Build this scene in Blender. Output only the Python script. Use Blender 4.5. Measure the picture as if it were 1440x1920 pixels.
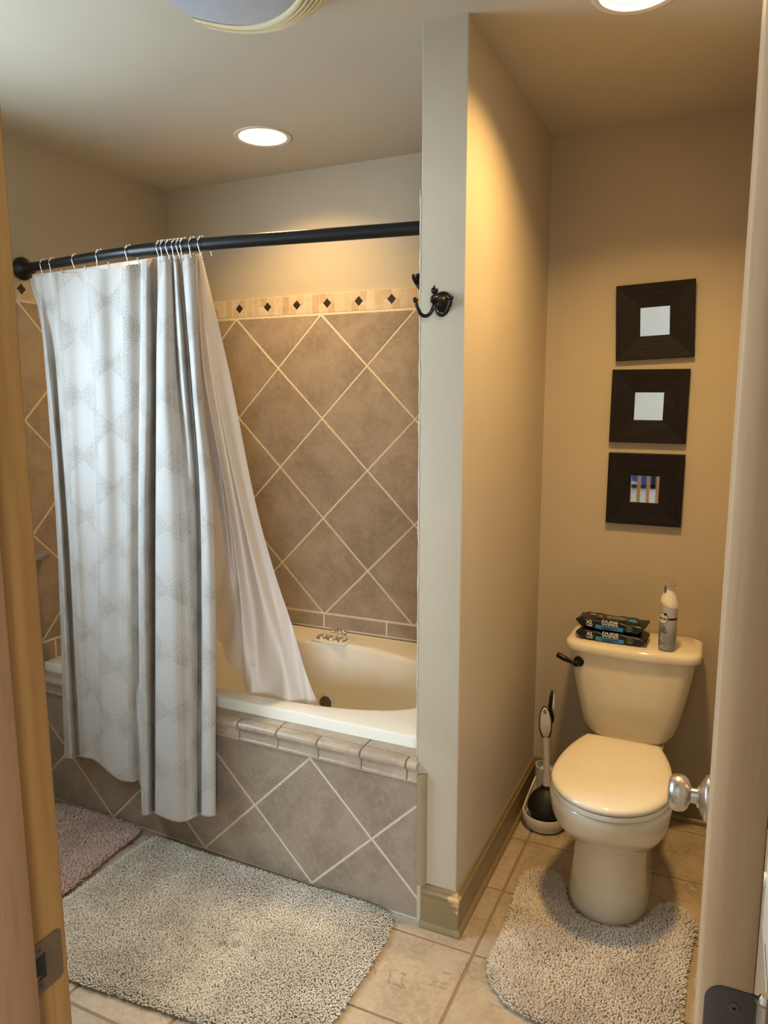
import bpy, bmesh, math, random
import numpy as np
from mathutils import Vector, Matrix
from math import sin, cos, pi, radians as R

for o in list(bpy.data.objects): bpy.data.objects.remove(o, do_unlink=True)
scene = bpy.context.scene
C = scene.collection
random.seed(7); rng = np.random.default_rng(7)

# ------------------------------------------------------------------ camera, light, exposure
cam_data = bpy.data.cameras.new('camera')
cam_data.sensor_fit = 'VERTICAL'; cam_data.sensor_height = 24.0
cam_data.lens = 1384.4 / 1920 * 24.0
cam_data.clip_start = 0.02
cam = bpy.data.objects.new('camera', cam_data); C.objects.link(cam)
cam.location = (0, 0, 1.5093)
cam.rotation_euler = (R(90 - 8.3164), 0, R(25.0435))
scene.camera = cam

world = bpy.data.worlds.new('world'); scene.world = world; world.use_nodes = True
bg = world.node_tree.nodes['Background']
bg.inputs['Color'].default_value = (0.62, 0.78, 1.0, 1); bg.inputs['Strength'].default_value = 1.0

def area(name, loc, direction, sx, sy, power, color, spread=180, shape='RECTANGLE'):
    l = bpy.data.lights.new(name, 'AREA'); l.shape = shape; l.size = sx; l.size_y = sy
    l.energy = power; l.color = color; l.spread = R(spread)
    o = bpy.data.objects.new(name, l); C.objects.link(o); o.location = loc
    o.rotation_euler = Vector(direction).to_track_quat('-Z', 'Y').to_euler()
    return o
DAY = (0.62, 0.81, 1.0)
area('window_daylight', (-2.44, 1.02, 1.68), (1, 0, -0.30), 0.78, 0.80, 57, DAY)      # daylight through the bathroom window
area('hall_daylight', (1.65, -3.32, 1.62), (-0.40, 1, -0.08), 1.25, 1.15, 205, (0.80, 0.90, 1.0))  # daylight through the hall window
WARM = (1.0, 0.63, 0.235)

scene.view_settings.view_transform = 'Standard'; scene.view_settings.look = 'None'
scene.view_settings.exposure = 0.0; scene.view_settings.gamma = 1.0
scene.view_settings.use_curve_mapping = False

# ------------------------------------------------------------------ helpers
def lin(r, g, b):
    f = lambda c: (c/255/12.92) if c/255 <= .04045 else ((c/255+.055)/1.055)**2.4
    return (f(r), f(g), f(b), 1)

def empty(name, loc=(0, 0, 0), label=None, cat=None, group=None):
    o = bpy.data.objects.new(name, None); C.objects.link(o); o.location = loc
    o.empty_display_size = .05
    if label: o['label'] = label
    if cat: o['category'] = cat
    if group: o['group'] = group
    return o

def tag(o, label=None, cat=None, group=None, kind=None):
    if label: o['label'] = label
    if cat: o['category'] = cat
    if group: o['group'] = group
    if kind: o['kind'] = kind
    return o

def link(name, me, mats, parent=None, smooth=False, kind=None):
    if mats is not None:
        for m in (mats if isinstance(mats, (list, tuple)) else [mats]): me.materials.append(m)
    if smooth:
        for p in me.polygons: p.use_smooth = True
        if smooth != True: me.set_sharp_from_angle(angle=R(smooth))
    o = bpy.data.objects.new(name, me); C.objects.link(o)
    if parent is not None:
        o.parent = parent
        # geometry is written in world coordinates: shift it into the parent's frame
        off = Vector((0, 0, 0)); q = parent
        while q is not None: off += q.location; q = q.parent
        if off.length > 0: me.transform(Matrix.Translation(-off))
    if kind: o['kind'] = kind
    return o

def build(name, bm, mats, parent=None, smooth=False, kind=None, recalc=True):
    if recalc: bmesh.ops.recalc_face_normals(bm, faces=bm.faces)
    me = bpy.data.meshes.new(name); bm.to_mesh(me); bm.free()
    return link(name, me, mats, parent, smooth, kind)

def B(): return bmesh.new()

def add_box(bm, x0, x1, y0, y1, z0, z1, bev=0, seg=2):
    r = bmesh.ops.create_cube(bm, size=1)
    vs = r['verts']
    for v in vs:
        v.co = Vector((x0 + (v.co.x+.5)*(x1-x0), y0 + (v.co.y+.5)*(y1-y0), z0 + (v.co.z+.5)*(z1-z0)))
    if bev:
        es = list({e for v in vs for e in v.link_edges})
        bmesh.ops.bevel(bm, geom=es, offset=bev, segments=seg, affect='EDGES', profile=.5)
    return bm

def box(x0, x1, y0, y1, z0, z1, bev=0, seg=2): return add_box(B(), x0, x1, y0, y1, z0, z1, bev, seg)

def loft(bm, rings, cap0=True, cap1=True, closed=True):
    vr = [[bm.verts.new(p) for p in r] for r in rings]
    n = len(vr[0])
    for a, b in zip(vr[:-1], vr[1:]):
        for i in range(n if closed else n-1):
            j = (i+1) % n
            bm.faces.new((a[i], a[j], b[j], b[i]))
    if cap0: bm.faces.new(vr[0][::-1])
    if cap1: bm.faces.new(vr[-1])
    return bm

def frame_of(d):
    d = Vector(d).normalized()
    u = d.cross(Vector((0, 0, 1)))
    if u.length < 1e-4: u = Vector((1, 0, 0))
    u.normalize(); return d, u, u.cross(d)

def lathe(bm, base, axis, prof, n=24, cap0=True, cap1=True):
    d, u, w = frame_of(axis); base = Vector(base)
    rings = [[base + d*h + (u*cos(2*pi*i/n) + w*sin(2*pi*i/n))*max(r, 1e-5) for i in range(n)] for r, h in prof]
    return loft(bm, rings, cap0, cap1)

def tube(bm, pts, rad, n=8, cap=True):
    pts = [Vector(p) for p in pts]; rings = []; m = len(pts)
    if not hasattr(rad, '__len__'): rad = [rad]*m
    pu = None
    for i, p in enumerate(pts):
        t = (pts[min(i+1, m-1)] - pts[max(i-1, 0)]).normalized()
        if pu is None: _, u, _ = frame_of(t)
        else:
            u = pu - t*pu.dot(t)
            if u.length < 1e-6: _, u, _ = frame_of(t)
            u.normalize()
        w = t.cross(u); pu = u
        rings.append([p + (u*cos(2*pi*k/n) + w*sin(2*pi*k/n))*rad[i] for k in range(n)])
    return loft(bm, rings, cap, cap)

def sphere(bm, c, r, u=12, v=8, sc=(1, 1, 1)):
    ret = bmesh.ops.create_uvsphere(bm, u_segments=u, v_segments=v, radius=r)
    for q in ret['verts']: q.co = Vector((q.co.x*sc[0], q.co.y*sc[1], q.co.z*sc[2])) + Vector(c)
    return bm

def crom(pts, sub):
    """Catmull-Rom through points (numpy), sub samples per span"""
    P = np.array(pts, float); n = len(P)
    Q = np.vstack([2*P[0]-P[1], P, 2*P[-1]-P[-2]]); out = []
    for i in range(n-1):
        p0, p1, p2, p3 = Q[i], Q[i+1], Q[i+2], Q[i+3]
        for k in range(sub):
            t = k/sub
            out.append(.5*((2*p1)+(-p0+p2)*t+(2*p0-5*p1+4*p2-p3)*t*t+(-p0+3*p1-3*p2+p3)*t**3))
    out.append(P[-1]); return np.array(out)

def grid_mesh(name, G, uv=None):
    """G: (rows, cols, 3) numpy -> mesh"""
    r, c, _ = G.shape
    vs = G.reshape(-1, 3).tolist()
    fs = [(i*c+j, i*c+j+1, (i+1)*c+j+1, (i+1)*c+j) for i in range(r-1) for j in range(c-1)]
    me = bpy.data.meshes.new(name); me.from_pydata(vs, [], fs)
    if uv is not None:
        U = uv.reshape(-1, 2); l = me.uv_layers.new(name='UVMap')
        idx = np.empty(len(me.loops), int); me.loops.foreach_get('vertex_index', idx)
        l.data.foreach_set('uv', U[idx].astype(np.float32).ravel())
    me.update(); return me

# ------------------------------------------------------------------ node expressions
class E:
    def __init__(s, nt, sock): s.nt, s.s = nt, sock
    def _op(s, op, *a):
        n = s.nt.nodes.new('ShaderNodeMath'); n.operation = op
        for i, x in enumerate((s,)+a):
            if isinstance(x, E): s.nt.links.new(x.s, n.inputs[i])
            else: n.inputs[i].default_value = x
        return E(s.nt, n.outputs[0])
    def __add__(s, o): return s._op('ADD', o)
    def __sub__(s, o): return s._op('SUBTRACT', o)
    def __mul__(s, o): return s._op('MULTIPLY', o)
    def __truediv__(s, o): return s._op('DIVIDE', o)
    def abs(s): return s._op('ABSOLUTE')
    def frac(s): return s._op('FRACT')
    def sin(s): return s._op('SINE')
    def min(s, o): return s._op('MINIMUM', o)
    def max(s, o): return s._op('MAXIMUM', o)
    def ramp(s, a, b):
        n = s.nt.nodes.new('ShaderNodeMapRange'); n.interpolation_type = 'SMOOTHSTEP'
        s.nt.links.new(s.s, n.inputs[0]); n.inputs[1].default_value = a; n.inputs[2].default_value = b
        return E(s.nt, n.outputs[0])

class M:
    """material builder"""
    def __init__(s, name, col, rough=.5, metal=0, **kw):
        s.m = bpy.data.materials.new(name); s.m.use_nodes = True; s.nt = s.m.node_tree
        s.p = s.nt.nodes['Principled BSDF']
        if len(col) == 3: col = tuple(col)+(1,)
        s.col = col; s.p.inputs['Base Color'].default_value = col
        s.p.inputs['Roughness'].default_value = rough; s.p.inputs['Metallic'].default_value = metal
        for k, v in kw.items(): s.p.inputs[k.replace('_', ' ')].default_value = v
        s.m.diffuse_color = col
    def coord(s, kind='Position', scale=(1, 1, 1)):
        if kind == 'Position': o = s.nt.nodes.new('ShaderNodeNewGeometry').outputs['Position']
        else: o = s.nt.nodes.new('ShaderNodeTexCoord').outputs[kind]
        n = s.nt.nodes.new('ShaderNodeMapping'); n.inputs['Scale'].default_value = scale
        s.nt.links.new(o, n.inputs[0]); return n.outputs[0]
    def xyz(s, vec):
        n = s.nt.nodes.new('ShaderNodeSeparateXYZ'); s.nt.links.new(vec, n.inputs[0])
        return [E(s.nt, n.outputs[i]) for i in range(3)]
    def noise(s, scale, vec=None, detail=4, rough=.55, dist=0):
        n = s.nt.nodes.new('ShaderNodeTexNoise'); n.inputs['Scale'].default_value = scale
        n.inputs['Detail'].default_value = detail; n.inputs['Roughness'].default_value = rough
        n.inputs['Distortion'].default_value = dist
        s.nt.links.new(vec or s.coord(), n.inputs['Vector']); return E(s.nt, n.outputs['Fac'])
    def rand(s): return E(s.nt, s.nt.nodes.new('ShaderNodeObjectInfo').outputs['Random'])
    def mix(s, fac, a, b, mode='MIX'):
        n = s.nt.nodes.new('ShaderNodeMix'); n.data_type = 'RGBA'; n.blend_type = mode
        def put(x, i):
            if isinstance(x, E): s.nt.links.new(x.s, n.inputs[i])
            elif isinstance(x, (int, float)): n.inputs[i].default_value = x
            elif isinstance(x, tuple): n.inputs[i].default_value = x if len(x) == 4 else x+(1,)
            else: s.nt.links.new(x, n.inputs[i])
        put(fac, 0); put(a, 6); put(b, 7); return n.outputs[2]
    def base(s, sock): s.nt.links.new(sock, s.p.inputs['Base Color']); return s
    def rough(s, e): s.nt.links.new(e.s, s.p.inputs['Roughness']); return s
    def bump(s, e, strength=.3, dist=.001):
        n = s.nt.nodes.new('ShaderNodeBump'); n.inputs['Strength'].default_value = strength
        n.inputs['Distance'].default_value = dist
        s.nt.links.new(e.s, n.inputs['Height']); s.nt.links.new(n.outputs[0], s.p.inputs['Normal']); return s

def sc(c, k): return tuple(min(1, v*k) for v in c[:3])+(1,)

def paint(name, col, rough=.55, bump=.12):
    m = M(name, col, rough); n = m.noise(2.2, detail=3)
    m.base(m.mix(n.ramp(.35, .65), sc(col, .97), sc(col, 1.03)))
    m.bump(m.noise(260, detail=2), bump, .0006); return m.m

def simple(name, col, rough=.4, metal=0, var=.06, nscale=30, **kw):
    m = M(name, col, rough, metal, **kw); n = m.noise(nscale)
    m.base(m.mix(n.ramp(.3, .7), sc(col, 1-var), sc(col, 1+var)))
    return m.m

def tile_mat(name, c0, c1, c2, rough=.35, pits=False, bump=.25):
    m = M(name, c1, rough)
    big = m.noise(7, detail=6, rough=.62, dist=.4); fine = m.noise(55, detail=5, rough=.7)
    a = m.mix(big.ramp(.32, .68), c0, c1)
    b = m.mix(fine.ramp(.42, .72)*.55, a, c2)
    r = m.rand()
    tone = m.mix(r, (.93, .93, .93, 1), (1.06, 1.05, 1.03, 1))
    out = m.mix(1.0, b, tone, 'MULTIPLY')
    h = fine
    if pits:
        v = m.noise(13, detail=5, rough=.6, dist=1.6)
        line = E(m.nt, (v-.5).abs().s).ramp(.0, .014)      # thin veins
        where = m.noise(9, detail=2).ramp(.50, .57)
        pit = (line*-1 + 1)*where
        out = m.mix(pit*.75, out, lin(95, 78, 58))
        h = fine*.3 - pit
    m.base(out); m.bump(h, bump, .0012)
    m.rough(fine.ramp(0, 1)*.2 + (rough-.1))
    return m.m

def wood(name, c0, c1, rough=.35, axis='Z', scale=1.0):
    m = M(name, c1, rough)
    st = {'Z': (1, 1, .06), 'X': (.06, 1, 1), 'Y': (1, .06, 1)}[axis]
    g = m.noise(22*scale, m.coord('Position', st), detail=6, rough=.6, dist=.6)
    f = m.noise(160*scale, m.coord('Position', st), detail=3)
    a = m.mix(g.ramp(.3, .7), c0, c1)
    m.base(m.mix(f.ramp(.45, .75)*.35, a, sc(c0, .8)))
    m.bump(f, .06, .0005); return m.m

MAT = {}
WALL = lin(182, 169, 146)
MAT['wall'] = paint('wall_paint', WALL, .5)
MAT['ceiling'] = paint('ceiling_paint', lin(190, 181, 162), .6)
m = M('textured_hall_paint', lin(226, 224, 218), .7); m.bump(m.noise(45, detail=3), .9, .006); MAT['hall_wall'] = m.m
MAT['hall_floor'] = simple('hall_carpet', lin(150, 138, 120), .95)
# baseboard paint with a knocked corner showing bare wood
m = M('baseboard_paint', lin(150, 130, 95), .38)
x, y, z = m.xyz(m.coord())
d = ((x+.612).abs()*1.0 + (y-1.818).abs()*1.4 + (z-.112).abs()*.75) + (m.noise(70, detail=4)-.5)*.055
m.base(m.mix(d.ramp(.050, .040), lin(132, 114, 80), lin(200, 166, 120))); m.bump(m.noise(90), .08, .0006)
MAT['baseboard'] = m.m
MAT['trim_tan'] = simple('trim_paint', lin(150, 133, 104), .35, var=.03)
MAT['grout'] = simple('wall_grout', lin(216, 198, 164), .9, var=.08, nscale=120)
MAT['apron_grout'] = simple('apron_grout', lin(198, 184, 162), .9, var=.08, nscale=120)
MAT['floor_grout'] = simple('floor_grout', lin(140, 118, 92), .95, var=.12, nscale=150)
MAT['wall_tile'] = tile_mat('wall_tile', lin(140, 122, 102), lin(160, 142, 120), lin(172, 154, 132))
MAT['apron_tile'] = tile_mat('apron_tile', lin(132, 117, 100), lin(151, 135, 117), lin(163, 148, 130))
MAT['bull_tile'] = tile_mat('bullnose_tile', lin(152, 136, 118), lin(172, 156, 136), lin(186, 170, 150), .4)
MAT['floor_tile'] = tile_mat('floor_tile', lin(162, 145, 123), lin(182, 165, 143), lin(196, 181, 160), .42, True, .5)
MAT['border_light'] = tile_mat('border_light', lin(190, 170, 138), lin(208, 190, 160), lin(214, 198, 172), .45)
MAT['border_dark'] = tile_mat('border_tan', lin(178, 152, 118), lin(196, 170, 136), lin(206, 182, 150), .45)
MAT['inset'] = simple('dark_metal_inset', lin(58, 46, 38), .4, .4, var=.4, nscale=220)
MAT['tub'] = simple('bone_acrylic', lin(232, 226, 210), .12, var=.01, Coat_Weight=.3)
MAT['toilet'] = simple('bone_china', lin(226, 217, 196), .08, var=.01, Coat_Weight=.5)
MAT['seat'] = simple('bone_seat_plastic', lin(229, 221, 203), .12, var=.01, Coat_Weight=.3)
MAT['bronze'] = simple('oil_rubbed_bronze', lin(26, 21, 19), .3, .6, var=.25)
MAT['rod'] = simple('black_rod', lin(24, 23, 24), .38, .35, var=.1)
MAT['chrome'] = simple('chrome', (.8, .8, .8, 1), .12, 1, var=.02)
MAT['nickel'] = simple('satin_nickel', (.62, .59, .55, 1), .27, 1, var=.03)
MAT['hinge'] = simple('dark_nickel_plate', lin(92, 86, 84), .42, .75, var=.06)
MAT['strike'] = simple('aged_strike_plate', lin(112, 98, 80), .42, .8, var=.12)
MAT['black'] = simple('hole_dark_paint', (.004, .004, .004, 1), .8)
MAT['rubber'] = simple('black_rubber', lin(22, 21, 22), .55, var=.1)
MAT['white_plastic'] = simple('white_plastic', lin(214, 208, 196), .35, var=.02)
MAT['offwhite'] = simple('offwhite_plastic', lin(226, 222, 210), .4, var=.02)
MAT['navy'] = simple('navy_rubber', lin(24, 26, 44), .45, var=.1)
MAT['paleblue'] = simple('pale_blue_plastic', lin(150, 172, 200), .4, var=.05)
MAT['door_wood'] = wood('door_maple', lin(186, 152, 116), lin(206, 176, 140), .45)
MAT['jamb_wood'] = wood('jamb_maple', lin(122, 86, 44), lin(144, 106, 58), .4)
MAT['stop_wood'] = wood('stop_maple', lin(112, 80, 54), lin(130, 96, 66), .4)
MAT['rail_wood'] = wood('rail_wood', lin(160, 108, 66), lin(184, 132, 86), .4)
for ax in 'XZ':
    m = M('espresso_wood_'+ax.lower(), lin(20, 13, 10), .5, Specular_IOR_Level=.25)
    st = (.05, 1, 1) if ax == 'X' else (1, 1, .05)
    g = m.noise(190, m.coord('Position', st), detail=5, rough=.65)
    m.base(m.mix(g.ramp(.42, .75), lin(15, 9, 7), lin(34, 23, 17))); m.bump(g, .5, .0012)
    MAT['frame_'+ax] = m.m
MAT['mirror'] = M('mirror_glass', (.9, .91, .9, 1), .02, 1).m
m = M('lamp_diffuser', (1, .95, .85, 1), .4); m.p.inputs['Emission Color'].default_value = (1, .86, .62, 1)
m.p.inputs['Emission Strength'].default_value = 4; MAT['lamp'] = m.m
MAT['lamp_trim'] = simple('lamp_trim_white', lin(214, 204, 190), .4, var=.02)
MAT['fan_cream'] = simple('cream_fan_plastic', lin(226, 216, 180), .4, var=.02)
MAT['fan_lens'] = simple('frosted_grey_lens', lin(172, 178, 184), .3, var=.03)

# ------------------------------------------------------------------ room shell
def wall(name, bm, mat, parent=None): return build(name, bm, mat, parent, kind='structure')
XL, XR, YB, YA, CEIL = -2.33, 0.13, 2.71, 2.748, 2.44
PX0, PX1, PY = -0.7518, -0.6304, 1.834
DX0, DX1, DY0, DY1 = -0.635, 0.065, 0.39, 0.505        # door opening in the near wall

def flat_poly(bm, z, outer, holes):
    es = []
    for loop in [outer]+holes:
        vs = [bm.verts.new((p[0], p[1], z)) for p in loop]
        es += [bm.edges.new((vs[i], vs[(i+1) % len(vs)])) for i in range(len(vs))]
    bmesh.ops.triangle_fill(bm, use_beauty=True, use_dissolve=False, edges=es)
LAMPS = [(-1.555, 2.32), (-0.255, 1.905)]
bm = B()
flat_poly(bm, CEIL, [(-2.6, .40), (.3, .40), (.3, 2.9), (-2.6, 2.9)],
          [[(lx+.088*cos(2*pi*i/40), ly+.088*sin(2*pi*i/40)) for i in range(40)] for lx, ly in LAMPS])
for f in bm.faces: f.normal_update(); f.normal_flip() if f.normal.z > 0 else None
add_box(bm, -2.6, .3, .40, 2.9, 2.53, 2.6)
build('ceiling', bm, MAT['ceiling'], kind='structure', recalc=False)

floor = wall('floor', box(-2.5, .3, .5, 2.9, -.12, -.0025), MAT['floor_grout'])
wall('floor_hall', box(-2.6, 2.6, -3.5, .497, -.12, -.004), MAT['hall_floor'])

wall_back = wall('wall_back', box(-2.5, -.69, YB, YB+.15, -.1, 2.5), MAT['wall'])
wall('wall_alcove', box(-.7, .3, YA, YA+.15, -.1, 2.5), MAT['wall'])
wall('wall_right', box(XR, XR+.15, .45, 2.9, -.1, 2.5), MAT['wall'])
wall('wall_partition', box(PX0, PX1, PY, 2.75, -.1, 2.5, .003), MAT['wall'])
WY0, WY1, WZ0, WZ1 = .62, 1.42, 1.26, 2.10
bm = B()
for a in ((.39, WY0, -.1, 2.5), (WY1, 2.86, -.1, 2.5), (WY0, WY1, -.1, WZ0), (WY0, WY1, WZ1, 2.5)):
    add_box(bm, XL-.15, XL, *a)
wall_left = wall('wall_left', bm, MAT['wall'])
bm = B()
add_box(bm, -2.5, DX0, DY0, DY1, -.1, 2.5); add_box(bm, DX1, XR+.02, DY0, DY1, -.1, 2.5)
add_box(bm, DX0, DX1, DY0, DY1, 2.06, 2.5)
wall('wall_front', bm, MAT['wall'])
# hallway seen only in the little mirrors
wall('ceiling_hall', box(-2.62, 2.62, -3.55, .5, 2.95, 3.05), MAT['hall_wall'])
wall('wall_hall_header', box(-2.62, 2.62, .39, .5, 2.45, 3.0), MAT['hall_wall'])
wall('wall_hall_left', box(-2.62, -2.5, -3.5, .4, -.1, 3), MAT['hall_wall'])
wall('wall_hall_right', box(2.5, 2.62, -3.5, .5, -.1, 3), MAT['hall_wall'])
wall('wall_hall_near', box(.15, 2.6, .39, .5, -.1, 2.5), MAT['hall_wall'])
bm = B()
HX0, HX1, HZ0, HZ1 = 1.0, 2.3, 1.0, 2.25
for a in ((-2.6, HX0, -.1, 3), (HX1, 2.62, -.1, 3), (HX0, HX1, -.1, HZ0), (HX0, HX1, HZ1, 3)):
    add_box(bm, a[0], a[1], -3.55, -3.4, a[2], a[3])
wall('wall_hall_back', bm, MAT['hall_wall'])

m = bpy.data.materials.new('window_glass'); m.use_nodes = True; nt = m.node_tree
t = nt.nodes.new('ShaderNodeBsdfTransparent'); g = nt.nodes.new('ShaderNodeBsdfGlossy'); g.inputs['Roughness'].default_value = .02
mx = nt.nodes.new('ShaderNodeMixShader'); mx.inputs[0].default_value = .06
nt.links.new(t.outputs[0], mx.inputs[1]); nt.links.new(g.outputs[0], mx.inputs[2])
nt.links.new(mx.outputs[0], nt.nodes['Material Output'].inputs['Surface']); MAT['glass'] = m

w1 = empty('window_1', (XL-.05, 1.02, 1.68)); w1['kind'] = 'structure'
bm = B()
for a in ((WY0, WY0+.04, WZ0, WZ1), (WY1-.04, WY1, WZ0, WZ1), (WY0, WY1, WZ0, WZ0+.04), (WY0, WY1, WZ1-.04, WZ1), (WY0, WY1, 1.665, 1.695)):
    add_box(bm, XL-.08, XL-.03, *a)
build('window_frame', bm, MAT['white_plastic'], w1)
build('window_pane', box(XL-.058, XL-.054, WY0+.03, WY1-.03, WZ0+.03, WZ1-.03), MAT['glass'], w1)
w2 = empty('window_2', (1.65, -3.46, 1.62)); w2['kind'] = 'structure'
bm = B()
for a in ((HX0, HX0+.05, HZ0, HZ1), (HX1-.05, HX1, HZ0, HZ1), (HX0, HX1, HZ0, HZ0+.05), (HX0, HX1, HZ1-.05, HZ1)):
    add_box(bm, a[0], a[1], -3.5, -3.45, a[2], a[3])
build('window_frame', bm, MAT['rail_wood'], w2)
build('window_pane', box(HX0+.04, HX1-.04, -3.478, -3.474, HZ0+.04, HZ1-.04), MAT['glass'], w2)

# ------------------------------------------------------------------ tiling
def clip(poly, a0, a1, b0, b1):
    for ax, v, s in ((0, a0, 1), (0, a1, -1), (1, b0, 1), (1, b1, -1)):
        out = []
        for i in range(len(poly)):
            p, q = poly[i], poly[(i+1) % len(poly)]
            dp, dq = s*(p[ax]-v), s*(q[ax]-v)
            if dp >= 0: out.append(p)
            if (dp >= 0) != (dq >= 0):
                t = dp/(dp-dq); out.append((p[0]+t*(q[0]-p[0]), p[1]+t*(q[1]-p[1])))
        poly = out
        if len(poly) < 3: return []
    return poly

def area2(p): return .5*sum(p[i][0]*p[(i+1) % len(p)][1]-p[(i+1) % len(p)][0]*p[i][1] for i in range(len(p)))

def inset(poly, d):
    """offset a convex polygon inwards by d"""
    if area2(poly) < 0: poly = poly[::-1]
    p = []
    for i, q in enumerate(poly):
        if math.dist(q, poly[i-1]) > .004: p.append(q)
    n = len(p)
    if n < 3: return []
    L = []
    for i in range(n):
        a, b = p[i], p[(i+1) % n]; l = math.dist(a, b)
        nx, ny = -(b[1]-a[1])/l, (b[0]-a[0])/l
        L.append((nx, ny, nx*a[0]+ny*a[1]+d))
    out = []
    for i in range(n):
        (a1, b1, c1), (a2, b2, c2) = L[i-1], L[i]; det = a1*b2-a2*b1
        if abs(det) < 1e-9: continue
        out.append(((c1*b2-c2*b1)/det, (a1*c2-a2*c1)/det))
    return out if len(out) >= 3 and area2(out) > 1e-6 else []

def tile(name, poly, mapf, mat, parent, thick=.008, gap=.0074, bev=.0014):
    o = inset(poly, gap/2)
    if not o: return None
    i = inset(o, bev)
    bm = B()
    if len(i) != len(o): i = o
    rings = [[mapf(a, b, 0) for a, b in o], [mapf(a, b, thick-bev) for a, b in o], [mapf(a, b, thick) for a, b in i]]
    loft(bm, rings, cap0=False)
    return build(name, bm, mat, parent)

def diagonal(a_node, b_node, da, db, rect, mapf, mat, parent, **kw):
    a0, a1, b0, b1 = rect
    for i in range(int((a0-a_node)/da)-2, int((a1-a_node)/da)+3):
        for j in range(int((b0-b_node)/db)-2, int((b1-b_node)/db)+3):
            if (i+j) % 2 == 0: continue
            ca, cb = a_node+i*da, b_node+j*db
            p = clip([(ca-da, cb), (ca, cb-db), (ca+da, cb), (ca, cb+db)], a0, a1, b0, b1)
            if len(p) >= 3 and abs(area2(p)) > 2e-4: tile('tile', p, mapf, mat, parent, **kw)

def rect(a0, a1, b0, b1): return [(a0, b0), (a1, b0), (a1, b1), (a0, b1)]

def border(mapf, a_node, a0, a1, b0, b1, parent):
    mid = (b0+b1)/2; h = (b1-b0)/2; r = .0205; k0 = int((a0-a_node)/.144)-1; k1 = int((a1-a_node)/.144)+1
    for k in range(k0, k1+1):
        c = a_node + .144*k
        def put(name, poly, mat, **kw):
            p = clip(poly, a0, a1, b0, b1)
            if len(p) >= 3 and abs(area2(p)) > 1e-4: tile(name, p, mapf, mat, parent, thick=.0075, gap=.0022, bev=.0008, **kw)
        q = (k % 2)
        for s, t in ((1, 1), (-1, 1), (-1, -1), (1, -1)):
            poly = [(c+s*r, mid), (c+s*.036, mid), (c+s*.036, mid+t*h), (c, mid+t*h), (c, mid+t*r*1.05)]
            if s*t < 0: poly = poly[::-1]
            put('border_tile', poly, MAT['border_light'] if ((s*t > 0) != bool(q)) else MAT['border_dark'])
        put('diamond_inset', [(c-r, mid), (c, mid-r*1.05), (c+r, mid), (c, mid+r*1.05)], MAT['inset'])
        put('border_strip', rect(c+.036, c+.072, b0, b1), MAT['border_light'])
        put('border_strip', rect(c+.072, c+.108, b0, b1), MAT['border_dark'] if k % 3 else MAT['border_light'])

bk = lambda a, b, h: (a, YB-.0025-h, b)
build('grout_bed', box(-2.322, PX0, YB-.0088, YB+.002, .545, 1.953), MAT['grout'], wall_back)
diagonal(-1.547, 1.872, .2095, .2105, (-2.32, PX0, .614, 1.873), bk, MAT['wall_tile'], wall_back)
for i in range(-6, 8):
    p = clip(rect(-1.55+.3*i, -1.25+.3*i, .548, .612), -2.32, PX0, .54, .62)
    if len(p) >= 3: tile('tile', p, bk, MAT['wall_tile'], wall_back)
border(bk, -1.517, -2.32, PX0, 1.877, 1.953, wall_back)

lf = lambda a, b, h: (XL+.0025+h, a, b)
build('grout_bed', box(XL-.002, XL+.0088, 1.842, YB-.004, .42, 1.953), MAT['grout'], wall_left)
diagonal(1.892, 1.872, .21, .2105, (1.842, YB-.011, .614, 1.873), lf, MAT['wall_tile'], wall_left)
for y0, y1 in ((1.842, 1.96), (1.96, 2.26), (2.26, 2.56), (2.56, 2.699)):
    tile('tile', rect(y0, y1, .5, .612), lf, MAT['wall_tile'], wall_left)
border(lf, 1.915, 1.842, YB-.011, 1.877, 1.953, wall_left)

for i in range(-7, 4):
    for j in range(-5, 5):
        x0, y0 = -.5586+.301*i, 1.780+.2975*j
        p = clip(rect(x0, x0+.301, y0, y0+.2975), XL, XR, DY1-.008, YA)
        if len(p) < 3: continue
        if x0+.301 < -.5 and y0 > 1.7: p = clip(p, XL, XR, 0, 1.84 if x0 < -.9 else YA)
        if len(p) < 3 or (y0 > 1.84 and x0+.301 < -.64): continue
        tile('tile', p, lambda a, b, h: (a, b, -.006+h), MAT['floor_tile'], floor, thick=.006, gap=.008, bev=.0016)

# baseboards: profile (outward, height) swept along a plan path with mitred corners
BPROF = [(0, 0), (.020, 0), (.0205, .007), (.018, .014), (.013, .0185), (.0105, .0195), (.0105, .100), (.0125, .103), (.014, .108), (.0135, .113),
         (.010, .116), (.0085, .121), (.008, .127), (.006, .131), (0, .132)]
def baseboard(name, path, n0, n1):
    """path: two points; n0/n1: mitre offset direction at each end for 1 m of outward offset"""
    bm = B(); rings = []
    for p, n in zip(path, (n0, n1)):
        rings.append([(p[0]+n[0]*t, p[1]+n[1]*t, z) for t, z in BPROF])
    loft(bm, rings); return build(name, bm, MAT['baseboard'], kind='structure')
baseboard('baseboard_front', ((-.735, PY), (PX1, PY)), (0, -1), (1, -1))
baseboard('baseboard_left', ((PX1, PY), (PX1, YA)), (1, -1), (1, -1))
baseboard('baseboard_back', ((PX1, YA), (XR, YA)), (1, -1), (-1, -1))
baseboard('baseboard_right', ((XR, YA), (XR, .60)), (-1, -1), (-1, 0))
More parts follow.
